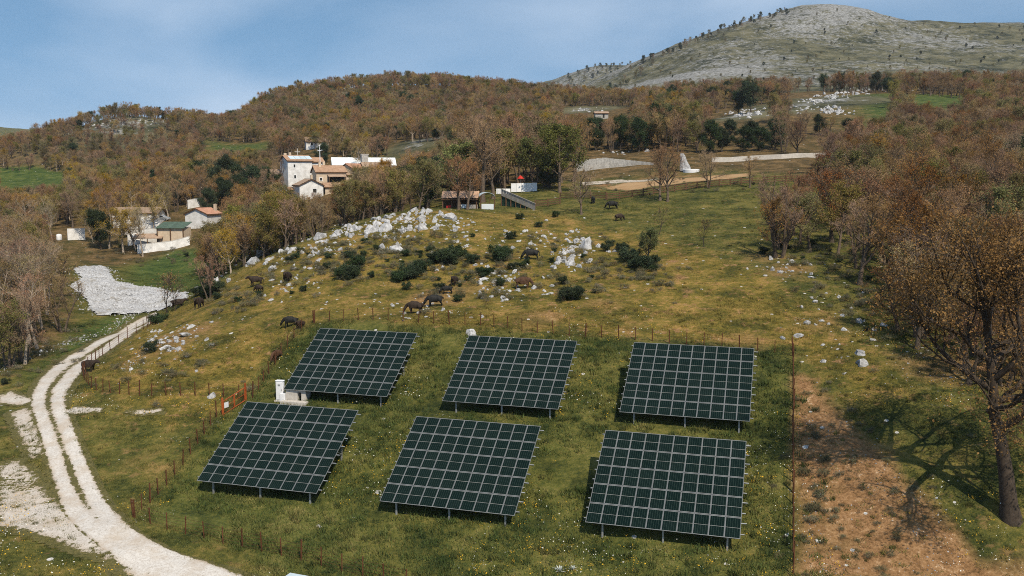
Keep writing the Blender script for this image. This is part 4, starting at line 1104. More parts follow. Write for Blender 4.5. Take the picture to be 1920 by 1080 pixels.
def window(parent, x, y, z, w, h, shutters=False, face=-1):
    f = MB(); 
    for a in ((x - w/2 - .12, x - w/2, z, z + h), (x + w/2, x + w/2 + .12, z, z + h), (x - w/2 - .12, x + w/2 + .12, z + h, z + h + .12), (x - w/2 - .16, x + w/2 + .16, z - .12, z)):
        f.box(a[0], a[1], y - .05, y + .05, a[2], a[3])
    fr = f.build('window', M['white_paint'], parent)
    MB().box(x - w/2, x + w/2, y - .012, y + .03, z, z + h).build('pane', M['dark'], fr)
    return fr
def house(name, label, loc, rz, w, d, eave, rise, wall='plaster', roof='tiles', ridge='x', over=.35, windows=(), door=None, chimneys=(), group='houses of the hamlet', side='plaster2', cat='house', found=2.5):
    """facade faces local -y; w along x, d along y; ridge along x or y"""
    root = empty(name, loc, rz); tag(root, label, cat, group)
    wl = MB()
    if ridge == 'x': wl.prism([(-w/2, -d/2, -found), (-w/2, d/2, -found), (-w/2, d/2, eave), (-w/2, 0, eave + rise), (-w/2, -d/2, eave)], (w, 0, 0))
    else: wl.prism([(-w/2, -d/2, -found), (w/2, -d/2, -found), (w/2, -d/2, eave), (0, -d/2, eave + rise), (-w/2, -d/2, eave)], (0, d, 0))
    wl.build('wall', M[wall], root)
    run = (d if ridge == 'x' else w)/2; length = (w if ridge == 'x' else d) + 2*over
    sl = math.hypot(run, rise); ang = math.atan2(rise, run)
    rf = empty('roof', (0, 0, eave + rise + .06), 0 if ridge == 'x' else R(90), root)
    deck = MB(); y1 = (run + over); z1 = -(run + over)*rise/run
    deck.prism([(-length/2, 0, -.02), (-length/2, -y1, z1 - .02), (-length/2, -y1, z1 - .2), (-length/2, 0, -.2), (-length/2, y1, z1 - .2), (-length/2, y1, z1 - .02)], (length, 0, 0))
    deck.build('deck', M['timber'], rf)
    for s in (0, 1):
        link('roof_slope', roof_tiles(length, sl + over, roof), rf, (0, 0, 0), (-ang if False else 0, 0, 0))
        o = rf.children[-1]; o.rotation_euler = Euler((-ang, 0, R(180)*(1 - s)), 'XYZ') if s else Euler((-ang, 0, R(180)), 'XYZ')
    MB().tube([(-length/2, 0, .05), (length/2, 0, .05)], .13, 6).build('ridge_tile', M[roof], rf)
    for x, y, h in chimneys:
        ch = MB().box(x - .35, x + .35, y - .3, y + .3, -1.2, h).build('chimney', M['render'], rf)
        MB().box(x - .45, x + .45, y - .4, y + .4, h, h + .14).build('cap', M[roof], ch) if False else None
    for (x, z, ww, hh) in windows: window(root, x, -d/2, z, ww, hh)
    if door:
        x, ww, hh = door
        dr_ = MB().box(x - ww/2, x + ww/2, -d/2 - .05, -d/2 + .04, 0, hh).build('door', M['dark'], root)
    return root
def hp(px, Y, lift=0.):
    p = on(px, Y); p.z += lift; return p
# tower house with solar panels on its roof, front in full sun
H1 = house('tower_house', 'tall white tower house with solar panels on its tiled roof', hp(556, 268, .3), R(35), 7.4, 6.2, 6.9, 1.4, windows=((-1.7, 4.9, .55, .9), (-1.6, 1.8, .55, .9)), chimneys=((-2.9, .9, .75), (-1.2, 1.6, 1.0)))
ang = math.atan2(1.4, 3.1)
for k in range(4):
    pn = MB().box(-.82, .82, -1.15, 1.15, .12, .17).build('roof_panel', M['pale_metal'], H1, loc=(-1.9 + k*1.72, -1.45, 7.70), rot=(ang, 0, 0))
house('gable_house', 'white gabled house with brown tiled roof below the tower house', hp(578, 256, -.6), R(26), 6.6, 8.0, 3.7, 1.6, ridge='y', roof='tiles_old', windows=((.9, 1.6, 1.0, 1.1),), chimneys=((2.5, -1.6, 1.2),))
H3 = house('farm_house', 'long cream house with two chimneys and a dark porch', hp(617, 264, .3), R(24), 8.6, 6.5, 4.0, 1.7, wall='render', roof='tiles', windows=((-3.0, 1.5, .6, .8),), chimneys=((-2.7, -.6, 1.0), (-1.2, .9, 1.2)))
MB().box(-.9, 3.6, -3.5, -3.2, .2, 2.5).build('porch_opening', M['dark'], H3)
MB().prism([(-1.2, -3.2, 3.3), (-1.2, -5.2, 2.7), (-1.2, -5.2, 2.55), (-1.2, -3.2, 3.15)], (5.2, 0, 0)).build('porch_roof', M['tiles_old'], H3)
for x in (-1.0, 3.7): MB().box(x - .1, x + .1, -5.1, -4.9, -1, 2.6).build('porch_post', M['timber'], H3)
house('low_house', 'low roof beside the dark porch, in front of the cream house', hp(628, 258, -.8), R(24), 6.5, 4.5, 2.0, 1.0, wall='render', roof='tiles', windows=())
house('barn_house', 'house with a bright orange gable below the white greenhouse', hp(662, 268, .2), R(-30), 6.0, 6.0, 3.6, 1.5, wall='render', roof='tiles_red', ridge='y')
house('annex_house', 'low tiled house beside the orange gabled house', hp(642, 266, -.2), R(24), 6.5, 5.0, 3.0, 1.2, wall='render', roof='tiles_old')
house('cottage', 'small tiled cottage left of the tower house wall', hp(516, 270, 0), R(20), 5.2, 6.0, 3.0, 1.3, wall='plaster2', roof='tiles_old', windows=((0, 1.2, .7, .8),))
house('cottage', 'tiny pink walled cottage among the evergreens', hp(470, 276, 0), R(28), 2.9, 4.0, 3.4, .7, wall='render', roof='tiles', windows=((0, 1.6, .6, .8),))
house('cottage', 'brown roofed cottage half hidden by trees above the farmyard', hp(391, 284, .5), R(12), 6.6, 5.5, 4.4, 1.4, wall='plaster2', roof='tiles', windows=((-1.5, 2.2, .8, .9), (1.4, 2.2, .8, .9)))
house('cottage', 'pink roofed cottage beside the dark conifer', hp(305, 292, .2), R(8), 5.5, 5.0, 2.8, 1.2, wall='render', roof='tiles_old', windows=((0, 1., .8, .9),))
house('gable_house', 'small white gabled house with red tiled roof above the farmyard', hp(382, 233, .2), R(-14), 6.3, 6.5, 2.6, 1.35, ridge='y', roof='tiles_red', chimneys=((2.6, -1.9, 1.0),))
house('upper_house', 'reddish roofed house on the slope above the tower house', hp(594, 330, 0), R(18), 8.0, 6.0, 1.9, 1.4, wall='plaster', roof='tiles_old', windows=((-2, .5, .7, .8), (2, .5, .7, .8)))
house('stone_hut', 'tiny grey stone hut on the far hillside below the mountain', hp(1127, 410, .3), R(4), 5.8, 4.0, 2.0, .7, wall='stonewall', roof='tiles_old', door=(.8, .8, 1.7), windows=())
house('long_house', 'long low pale house behind the golden brown trees', hp(262, 238, .6), R(4), 11.5, 6.0, 2.6, 1.2, wall='plaster', roof='tiles_old', windows=((-3, .9, .8, .9), (0, .9, .8, .9), (3, .9, .8, .9)))
house('low_house', 'low tan roofed house under the white greenhouse', hp(704, 272, .2), R(20), 8.0, 6.0, 2.9, 1.3, wall='render', roof='tiles_old', windows=((-2, 1, .7, .8), (1.5, 1, .7, .8)))
house('cottage', 'narrow white cottage squeezed behind the tower house', hp(588, 280, .3), R(30), 5.0, 5.0, 4.2, 1.2, wall='plaster', roof='tiles', windows=((0, 2.2, .6, .8),))
# terrace, steps and yards by the tower house
yw = empty('garden_wall', hp(535, 262, -.8), R(35)); tag(yw, 'white garden wall at the foot of the tower house', 'wall')
MB().box(-4.0, 3.4, -.2, .2, -2, 1.5).build('wall', M['plaster'], yw); MB().box(-4.1, 3.5, -.28, .28, 1.5, 1.6).build('coping', M['concrete'], yw)
lw = empty('lean_to', hp(552, 258, -.6), R(26)); tag(lw, 'small tiled lean to beside the white gabled house', 'shed')
MB().prism([(-1.9, -1.4, 2.2), (-1.9, 1.6, 2.9), (-1.9, 1.6, 2.78), (-1.9, -1.4, 2.08)], (3.6, 0, 0)).build('roof', M['tiles'], lw)
for x in (-1.7, 1.5): MB().box(x - .09, x + .09, -1.3, -1.1, -1, 2.15).build('post', M['timber'], lw)
MB().box(-1.8, 1.6, 1.3, 1.5, -1, 2.7).build('back_wall', M['plaster2'], lw)
# greenhouse
gh = empty('greenhouse', hp(682, 282, .4), R(14)); tag(gh, 'long white sheeted greenhouse behind the tiled roofs', 'greenhouse')
MB().prism([(-9.6, -3.6, -1), (-9.6, 3.6, -1), (-9.6, 3.6, 2.8), (-9.6, 0, 5.0), (-9.6, -3.6, 2.8)], (19.2, 0, 0)).build('wall', M['plaster'], gh)
for s in (-1, 1):
    for k in range(8):
        x0 = -9.8 + k*2.45
        MB().prism([(x0, 0, 5.12), (x0, s*3.95, 2.7), (x0, s*3.95, 2.64), (x0, 0, 5.06)], (2.42, 0, 0)).build('roof_sheet', M['white_metal'], gh)
tw = empty('stone_chimney', hp(684, 276, .3), R(20)); tag(tw, 'square dark stone chimney tower rising beside the greenhouse', 'chimney')
MB().box(-1.0, 1.0, -1.0, 1.0, -1, 6.6).build('shaft', M['stonewall'], tw); MB().box(-1.12, 1.12, -1.12, 1.12, 6.6, 6.85).build('cap', M['concrete'], tw)
# mast and cross
ms = empty('lamp_mast', hp(601, 272, .2)); tag(ms, 'tall white mast with a crossbar of lamps between the roofs', 'mast')
MB().tube([(0, 0, 0), (0, 0, 10.3)], [.14, .08], 8).build('pole', M['white_paint'], ms); MB().box(-.75, .75, -.07, .07, 8.9, 9.05).build('crossbar', M['white_paint'], ms)
for x in (-.6, .6): MB().box(x - .18, x + .18, -.16, .16, 9.06, 9.26).build('lamp', M['galv'], ms)
MB().tube([(0, 0, 10.3), (0, 0, 10.55)], [.2, .05], 8).build('finial', M['white_paint'], ms)
cr = empty('roof_cross', Vector(H1.location) + Vector((.2, 1.5, 8.1))); tag(cr, 'plain pale cross standing behind the tower house ridge', 'cross')
MB().box(-.09, .09, -.08, .08, -.7, 2.4).build('upright', M['concrete'], cr); MB().box(-.8, .8, -.075, .075, 1.35, 1.55).build('arm', M['concrete'], cr)

# farmyard down left
def wall_run(name, label, pts, h, th=.35, mat='plaster', cap='concrete', group=None, found=1.2, seg=3.0, cat='wall', lift=0.):
    P = np.array([(p[0], p[1]) for p in pts]); L_ = np.hypot(*np.diff(P, axis=0).T).sum(); n = max(2, int(L_/seg) + 1); Q = resample(P, n)
    o0 = Vector((Q[0, 0], Q[0, 1], ground(*Q[0]))); root = empty(name, o0); tag(root, label, cat, group)
    for a, b in zip(Q[:-1], Q[1:]):
        za, zb = ground(*a) - o0.z + lift, ground(*b) - o0.z + lift
        d = Vector((b[0] - a[0], b[1] - a[1], 0)); nrm = Vector((-d.y, d.x, 0)).normalized()*th/2; A = Vector((a[0] - o0.x, a[1] - o0.y, 0)); B = A + d*.998
        def pr(z0a, z1a, z0b, z1b, k=1.):
            return [A - nrm*k + Vector((0, 0, z0a)), B - nrm*k + Vector((0, 0, z0b)), B - nrm*k + Vector((0, 0, z1b)), A - nrm*k + Vector((0, 0, z1a))], nrm*2*k
        q, e = pr(za - found, za + h, zb - found, zb + h); MB().prism(q, e).build('wall_bay', M[mat], root)
        if cap: q, e = pr(za + h + .002, za + h + .09, zb + h + .002, zb + h + .09, 1.2); MB().prism(q, e).build('coping', M[cap], root)
    return root
wall_run('yard_wall', 'low white wall in front of the green roofed shed', [hp(258, 210), hp(300, 211), hp(356, 213)], 2.0, group='white walls of the farmyard')
wall_run('yard_wall', 'white terrace wall behind the slender pale tree', [hp(240, 217), hp(300, 219)], 2.6, lift=1.2, group='white walls of the farmyard')
wall_run('yard_wall', 'upper white terrace wall below the parked silver car', [hp(232, 224), hp(300, 228)], 2.8, lift=2.0, group='white walls of the farmyard')
wall_run('yard_wall', 'stubby white wall alone in the meadow beside the dark evergreen', [hp(127, 219), hp(160, 221)], 2.7, .5, group='white walls of the farmyard')
wall_run('yard_wall', 'short grey wall by the dark porch of the gardens', [hp(352, 252), hp(376, 254)], 2.4, group='white walls of the farmyard')
tk = empty('water_tank', hp(111, 219)); tag(tk, 'small rounded white water tank beside the stubby white wall', 'tank')
MB().tube([(0, 0, -.2), (0, 0, .1), (0, 0, 1.1), (0, 0, 1.35), (0, 0, 1.42)], [.62, .66, .66, .5, .15], 14).build('tank_body', M['white_paint'], tk, smooth=True); MB().tube([(0, 0, 1.42), (0, 0, 1.52)], .2, 10).build('lid', M['galv'], tk)
gs = empty('farm_shed', hp(328, 217, .6), R(-3)); tag(gs, 'tan farm shed with a green sheet roof behind the low white wall', 'shed')
MB().box(-3.3, 3.2, -2, 2.2, -1.5, 3.6).build('wall', M['render'], gs)
for k in range(6): MB().prism([(-3.6 + k*1.18, -2.5, 3.62), (-3.6 + k*1.18, 2.6, 4.9), (-3.6 + k*1.18, 2.6, 4.82), (-3.6 + k*1.18, -2.5, 3.54)], (1.15, 0, 0)).build('roof_sheet', M['green_sheet'], gs)
for x in (-3.2, 0, 3.1): MB().box(x - .1, x + .1, -2.35, -2.15, -1, 3.6).build('post', M['timber'], gs)
ot = empty('lean_to', hp(280, 215, .4), R(6)); tag(ot, 'open lean to with a thin tiled roof beside the tan shed', 'shed', None)
MB().prism([(-3.4, -1.5, 2.3), (-3.4, 1.6, 3.2), (-3.4, 1.6, 3.05), (-3.4, -1.5, 2.15)], (6.8, 0, 0)).build('roof', M['tiles_old'], ot)
for x in (-3.1, 0, 3.1): MB().box(x - .09, x + .09, -1.35, -1.2, -1, 2.25).build('post', M['timber'], ot)
# parked car
cp = hp(303, 231, 2.25); ca = empty('parked_car', cp, R(-4)); tag(ca, 'silver parked car on the terrace above the white walls', 'car')
prof = [(-2.1, .35), (-2.15, .75), (-1.9, .95), (-1.25, 1.02), (-.75, 1.42), (.55, 1.46), (1.3, 1.05), (2.0, .92), (2.15, .6), (2.1, .35)]
MB().prism([(x, -.85, z) for x, z in prof], (0, 1.7, 0)).build('body', M['galv'], ca, .03)
for s in (-1, 1): MB().prism([(-1.1, s*.856, 1.03), (-.7, s*.856, 1.36), (.5, s*.856, 1.39), (1.1, s*.856, 1.05)], (0, s*.006, 0)).build('side_window', M['dark'], ca)
for x in (-1.35, 1.35):
    for s in (-1, 1):
        wh = MB().tube([(x, s*.70, .33), (x, s*.88, .33)], .33, 14).build('wheel', M['dark'], ca); MB().tube([(x, s*.88, .33), (x, s*.892, .33)], .19, 10).build('rim', M['galv'], wh)
MB().box(2.1, 2.17, -.7, -.45, .62, .76).build('headlight', M['white_paint'], ca); MB().box(2.1, 2.17, .45, .7, .62, .76).build('headlight', M['white_paint'], ca)

# ------------------------------------------------------------------ shed, awning and ramp on the brow
s1 = hp(868, 163, .1); sh = empty('open_shed', s1, R(-3)); tag(sh, 'open timber shed with a red tiled roof on the brow of the knoll', 'shed')
slp = roof_tiles(6.6, 3.0, 'tiles'); o = link('roof', slp, sh, (-.3, -.2, 2.75), Euler((R(-24), 0, R(180)), 'XYZ'))
MB().prism([(-3.55, -3.0, 1.4), (-3.55, -.2, 2.66), (-3.55, -.2, 2.52), (-3.55, -3.0, 1.26)], (6.5, 0, 0)).build('roof_deck', M['timber'], sh)
for x in (-3.3, -1.7, -.2, 1.3, 2.7): MB().box(x - .1, x + .1, -2.8, -2.6, -.8, 1.4).build('post', M['timber'], sh)
MB().box(-3.5, 2.9, -.35, -.15, -.8, 2.5).build('back_wall', M['timber'], sh)
MB().box(-2.7, -1.9, -2.2, -1.6, -.8, .35).build('bin', M['red_paint'], sh); MB().box(-.6, 1.0, -2.4, -2.2, -.8, .5).build('trough', M['white_metal'], sh); MB().box(1.4, 2.9, -2.75, -2.6, -.8, .45).build('board_panel', M['timber_grey'], sh)
s2 = hp(914, 161, .1); aw = empty('arched_awning', s2, R(-10)); tag(aw, 'arched pale blue metal awning on posts beside the red tiled shed', 'awning')
n_ = 9; arc = [(math.sin(a)*1.35, 2.0 + math.cos(a)*.75 - .0) for a in np.linspace(-1.45, 1.45, n_)]
sh_ = MB()
for (x0, z0), (x1, z1) in zip(arc[:-1], arc[1:]): sh_.prism([(x0 + .3, -1.6, z0), (x1 + .3, -1.6, z1), (x1 + .3, -1.6, z1 - .05), (x0 + .3, -1.6, z0 - .05)], (-1.1, 3.2, 0))
sh_.build('roof_sheet', M['pale_metal'], aw)
for x in (-.9, 1.55): MB().box(x - .07, x + .07, -1.55, -1.4, -.8, 2.1).build('post', M['timber'], aw)
MB().box(-.75, 1.4, -1.5, -1.38, -.8, .75).build('panel', M['white_metal'], aw)
for x in (.0, .7): MB().box(x - .05, x + .05, -1.48, -1.42, .75, 1.75).build('slat', M['timber'], aw)
a_, b_ = at(940, 393, 166), at(1004, 394, 160)
rp = empty('board_ramp', Vector((a_.x, a_.y, ground(a_.x, a_.y)))); tag(rp, 'grey boarded ramp wall sloping down beside the arched awning', 'ramp')
o0 = Vector(rp.location); nb = 13
def rampz(t): return 3.05 - 2.5*t
dv = Vector((b_.x - a_.x, b_.y - a_.y, 0))
for k in range(nb):
    t0, t1 = k/nb, (k + .94)/nb; A = dv*t0; B = dv*t1
    MB().prism([A + Vector((0, 0, rampz(t0) - 1.15)), B + Vector((0, 0, rampz(t1) - 1.15)), B + Vector((0, 0, rampz(t1))), A + Vector((0, 0, rampz(t0)))], (0, .06, 0)).build('board', M['timber_grey'], rp)
MB().bar(Vector((0, -.02, rampz(0) + .05)), dv + Vector((0, -.02, rampz(1) + .05)), .14, .1).build('handrail', M['timber_grey'], rp)
for k in range(8):
    t0 = k/7; A = dv*t0 + Vector((0, .12, 0)); MB().box(A.x - .09, A.x + .09, A.y - .06, A.y + .12, -1.5, rampz(t0) - .9).build('post', M['timber'], rp)
MB().prism([Vector((0, .2, -1.5)), dv*.8 + Vector((0, .2, -1.5)), dv*.8 + Vector((0, .2, rampz(.8) - 1.2)), Vector((0, .2, rampz(0) - 1.2))], (0, .06, 0)).build('netting', M['green_cloth'], rp)
# white panels, red parasol
wp = empty('white_panel_wall', hp(958, 192, .2), R(2)); tag(wp, 'row of white panels standing behind the ramp under the bright green tree', 'panels')
for k in range(5): MB().box(.05 + k*1.1, 1.1 + k*1.1, -.05, .05, .2 + .02*k, 2.0 + .03*k).build('panel', M['white_paint'], wp)
for k in range(6): MB().box(k*1.1 - .02, k*1.1 + .04, .06, .14, -.6, 2.1).build('post', M['galv'], wp)
wq = empty('white_panel_wall', hp(930, 190, .2), R(4)); tag(wq, 'short row of white panels behind the tall bare trees', 'panels')
for k in range(3): MB().box(.05 + k*1.0, 1.0 + k*1.0, -.05, .05, .2, 1.3).build('panel', M['white_paint'], wq)
pa = empty('red_parasol', hp(976, 199, .2)); tag(pa, 'small red parasol above the white panels', 'parasol')
MB().tube([(0, 0, -.5), (0, 0, 2.6)], .05, 6).build('pole', M['galv'], pa); MB().tube([(0, 0, 2.1), (0, 0, 2.5), (0, 0, 2.8)], [.75, .42, .05], 8).build('canopy', M['red_paint'], pa)
# ------------------------------------------------------------------ stone theatre, monument, long wall, rail fence
th = empty('stone_theatre', hp(1155, 222, .0)); tag(th, 'curved grey stone terrace walls of a small open air theatre', 'theatre')
for lv, (rad, h, px0) in enumerate(((8.6, 2.2, -1.15), (11.2, 3.3, -.95))):
    nseg = 16
    for k in range(nseg):
        a0 = -1.05 + 2.1*k/nseg; a1 = -1.05 + 2.1*(k + .985)/nseg
        p0 = (math.sin(a0)*rad, math.cos(a0)*rad*.5); p1 = (math.sin(a1)*rad, math.cos(a1)*rad*.5)
        hh = h - 1.6*abs(k - nseg*.38)/nseg*1.4
        mb = MB().prism([(p0[0], p0[1], -2), (p1[0], p1[1], -2), (p1[0], p1[1], hh - .08*(k > nseg*.38)), (p0[0], p0[1], hh)], (0, .6, 0)); mb.build('wall_bay', M['stonewall'], th)
MB().prism([(.5, 4.6, -.5), (1.5, 4.6, -.5), (1.2, 4.6, 1.7), (.4, 4.6, 1.7)], (0, .2, 0)).build('door', M['plaster'], th)
mo = empty('stone_monument', hp(1285, 214, .1)); tag(mo, 'white leaning stone monument on a low round base', 'monument')
g_ = np.random.default_rng(4); lev = [(0, 1.35, .9, 0), (1.2, 1.15, .75, -.12), (2.4, .85, .6, -.45), (3.4, .62, .5, -.75), (4.1, .35, .3, -.85)]
vs = []; fs = []
for z, rx, ry, ox in lev:
    for k in range(9):
        a = k*2*math.pi/9; j = 1 + g_.uniform(-.16, .16); vs.append((ox + math.cos(a)*rx*j, math.sin(a)*ry*j, z))
for i in range(len(lev) - 1):
    for k in range(9): fs.append((i*9 + k, i*9 + (k+1) % 9, (i+1)*9 + (k+1) % 9, (i+1)*9 + k))
fs.append(tuple(range((len(lev)-1)*9, len(lev)*9))); MB().add(vs, fs).build('stone', M['limestone'], mo)
MB().tube([(1.2, -.8, -.4), (1.2, -.8, .35), (1.2, -.8, .45)], [1.9, 1.9, 1.75], 24).build('base', M['white_paint'], mo)
wall_run('long_stone_wall', 'long pale stone wall climbing below the mountain wood', [hp(1335, 227), hp(1400, 228.5), hp(1500, 230.5), hp(1592, 232)], 1.15, .5, 'concrete', None, seg=4.5)
wall_run('long_stone_wall', 'pale stone wall seen between the trees at the end of the lane', [hp(1650, 233), hp(1760, 234), hp(1930, 234)], 1.1, .5, 'concrete', None, seg=4.5)
def rail_fence(label, pts, sp=2.6, h=1.35):
    P = np.array([(p[0], p[1]) for p in pts]); L_ = np.hypot(*np.diff(P, axis=0).T).sum(); n = int(L_/sp) + 1; Q = resample(P, n)
    o0 = Vector((Q[0, 0], Q[0, 1], ground(*Q[0]))); root = empty('rail_fence', o0); tag(root, label, 'fence', 'post and rail fences')
    top = [Vector((x, y, ground(x, y))) - o0 for x, y in Q]
    for p in top: MB().box(-.11, .11, -.11, .11, -.4, h + random.uniform(0, .12)).build('post', M['timber'], root, loc=p, rot=(random.gauss(0, .02), random.gauss(0, .02), 0))
    for a, b in zip(top[:-1], top[1:]):
        for z in (.35, .75, 1.15): MB().bar(a + Vector((0, -.1, z + random.gauss(0, .03))), b + Vector((0, -.1, z + random.gauss(0, .03))), .06, .19).build('rail', M['timber'], root)
rail_fence('brown post and rail fence along the sandy ground below the monument', [hp(1138, 170), hp(1190, 172), hp(1260, 177), hp(1340, 181), hp(1400, 184), hp(1460, 186), hp(1530, 189), hp(1640, 192)])
rail_fence('brown post and rail fence between the ramp and the bright green tree', [hp(1004, 164), hp(1050, 167)])
rail_fence('second post and rail fence half hidden behind the bright green tree', [hp(1050, 176), hp(1136, 171)])
# ------------------------------------------------------------------ where the trees stand
BLOCK = [  # (x0, y0, x1, y1, distance): what must stay in view from the drone; nearer trees keep off these sight lines
 (518,285,584,336,268),(556,336,610,362,256),(588,303,648,334,262),(622,293,742,308,280),(356,384,408,412,232),(838,362,936,397,160),(934,356,1010,394,168),(956,338,1006,357,190),
 (1094,302,1212,334,222),(1278,290,1308,328,212),(1370,294,1500,312,226),(1108,322,1330,372,172),(1340,318,1420,350,182),(0,316,118,350,370),(385,262,500,281,420),(700,262,815,284,300),
 (1340,206,1440,226,330),(1490,168,1660,212,350),(1720,180,1800,196,380),(1112,208,1142,222,400),(230,400,300,422,220),(300,412,356,462,214),(250,444,300,462,214),(125,420,162,442,222),
 (1060,195,1180,215,440)]
def free(x, y, z, h, w):
    x0, y1 = to_px(x - w, y, z + .2); x1, y0 = to_px(x + w, y, z + h)
    for a, b, c, d, dist in BLOCK:
        if y < dist - 4 and x1 > a and x0 < c and y1 > b and y0 < d: return False
        if y >= dist - 4 and y < dist*1.35 and x1 > a and x0 < c:
            py = (y0*.15 + y1*.85)
            if b < py < d: return False
    return True
THIN = [(150,223,322,264,.10),(640,162,690,176,.3),(560,178,640,196,.5),(1470,164,1680,214,.3)]      # open rocky ground: few trees root here
TREES = []   # x, y, z, kind, variant, scale, rz, group
def put(x, y, k, s, grp, z=None, v=None, force=False, hs=1.):
    z = ground(x, y) if z is None else z
    v = random.randrange(len(KIND[k])) if v is None else v
    hgt = {'tall': 14., 'brown': 8.5, 'olive': 8.5, 'gold': 9., 'russet': 8.5, 'fresh': 8.5, 'evergreen': 7.5, 'conifer': 10., 'bare': 8., 'sapling': 4.5, 'bush': 1.6, 'scrub': 1., 'oak': 17.}[k]*s
    if not force and not free(x, y, z, hgt, 3.0*s): return False
    TREES.append((x, y, z, k, v, s, random.uniform(0, 6.28), grp, hgt, hs)); return True
def wood(px_poly, n, mix, smin, smax, grp, sep, world=None):
    P = world or wpoly(px_poly); xs = [p[0] for p in P]; ys = [p[1] for p in P]; done = []
    keys = list(mix); wt = [mix[k] for k in keys]; tries = 0
    while len(done) < n and tries < n*40:
        tries += 1
        x = random.uniform(min(xs), max(xs)); y = random.uniform(min(ys), max(ys))
        if not in_poly(np.array([x]), np.array([y]), P)[0]: continue
        if any((x-a)**2 + (y-b)**2 < sep*sep for a, b in done): continue
        k = random.choices(keys, wt)[0]
        if put(x, y, k, random.uniform(smin, smax), grp): done.append((x, y))
def single(px, py, k, s, grp, v=None, Y=None):
    p = on(px, Y) if Y else hit(px, py); put(p.x, p.y, k, s, grp, None, v, True)
# single trees one can point to
single(1090,402,'bare',1.05,'tree: leaning bare tree at the brow of the knoll',3)
single(1238,376,'bare',1.35,'tree: bare tree of a pair below the post and rail fence',0); single(1252,378,'bare',1.30,'tree: bare tree of a pair below the post and rail fence',3)
single(1328,353,'bare',1.15,'tree: low forked bare tree by the post and rail fence',1)
single(1406,352,'brown',.72,'tree: small round budding tree by the post and rail fence',0)
single(1462,482,'bare',1.45,'tree: clump of bare stems at the edge of the slope wood',2)
single(1320,462,'sapling',1.0,'tree: thin bare sapling alone in the pasture',0); single(1236,440,'sapling',1.0,'tree: thin bare sapling behind the leafy green shrub',1)
single(1495,300,'russet',1.1,'tree: dark spreading tree standing at the long stone wall',1,Y=233)
single(1408,205,'evergreen',1.7,'tree: large round evergreen on the green shoulder below the mountain',0,Y=345)
single(1385,200,'evergreen',1.1,'tree: small evergreen beside the large round one',1,Y=352)
single(905,372,'brown',1.9,'tree: tall bare tree behind the open tiled shed',0,Y=178); single(925,368,'brown',1.7,'tree: tall bare tree behind the open tiled shed',1,Y=182); single(882,372,'brown',1.4,'tree: tall bare tree behind the open tiled shed',2,Y=186)
single(1050,360,'fresh',1.75,'tree: bright green leafy tree beside the white panels',0,Y=188); single(1000,360,'fresh',1.35,'tree: smaller bright green tree beside the white panels',1,Y=200)
single(1030,352,'evergreen',1.1,'tree: dark tree under the bright green one',2,Y=196)
single(1075,362,'brown',1.75,'tree: brown budding tree right behind the bright green one',1,Y=205)
single(290,360,'conifer',.95,'tree: dark conifer above the farmyard',0,Y=265); single(500,360,'evergreen',1.0,'tree: dark evergreen below the tower house',0,Y=262); single(480,365,'evergreen',1.1,'tree: dark evergreen below the tower house',1,Y=258)
single(190,460,'evergreen',1.15,'tree: dark evergreen beside the farmyard wall',1,Y=212); single(420,362,'evergreen',1.3,'tree: dark evergreens among the hamlet gardens',2,Y=268); single(440,350,'evergreen',1.1,'tree: dark evergreens among the hamlet gardens',0,Y=276); single(400,372,'evergreen',1.1,'tree: dark evergreens among the hamlet gardens',1,Y=262); single(340,380,'evergreen',.9,'tree: dark evergreens among the hamlet gardens',0,Y=258)
for q_ in ((430,247,1.0),(465,250,.95),(500,252,.9),(410,250,1.0),(445,256,1.05),(388,244,.85),(522,262,.8),(405,262,1.1),(432,270,1.2),(482,268,.9)): single(q_[0],0,'evergreen',q_[2],'tree: dark evergreens among the hamlet gardens',None,Y=q_[1])
single(350,372,'gold',.95,'tree: orange brown tree in the hamlet gardens',0,Y=268)
single(515,440,'gold',1.15,'tree: golden leafed tree on the crest of the knoll',1,Y=176); single(497,450,'olive',1.2,'tree: olive green tree beside the golden one',0,Y=170); single(540,435,'fresh',.75,'tree: small fresh green tree beside the golden one',1,Y=180)
single(1213,492,'fresh',.62,'tree: narrow leafy green tree on the knoll',1)
single(312,588,'sapling',1.6,'tree: thin young tree at the top of the gravel road',0); single(330,582,'sapling',1.3,'tree: thin young tree at the top of the gravel road',1); single(392,560,'brown',.75,'tree: small budding tree at the top of the gravel road',3)
single(268,470,'tall',.95,'tree: slender pale tree before the farmyard wall',0,Y=205); single(232,462,'gold',1.35,'tree: golden brown tree before the farmyard',1,Y=208); single(255,455,'gold',1.2,'tree: golden brown tree before the farmyard',2,Y=212); single(205,455,'gold',1.2,'tree: golden brown tree before the farmyard',0,Y=214); single(290,440,'gold',1.1,'tree: golden brown tree before the farmyard',1,Y=226); single(175,455,'gold',1.0,'tree: golden brown tree before the farmyard',2,Y=218)
single(1875,420,'russet',1.2,'tree: russet tree of the slope wood',2,Y=135)
single(1899,968,'oak',1.25,'tree: great dark oak with russet leaves beside the bare earth slope',0)
single(2010,1000,'russet',1.25,'tree: russet tree just beyond the great oak',1)
single(1975,820,'russet',1.3,'tree: russet tree close behind the great oak',0)
single(860,0,'brown',1.15,'tree: slender tree standing in front of the open tiled shed',0,Y=157.5); single(876,0,'brown',1.05,'tree: slender tree standing in front of the open tiled shed',2,Y=158)
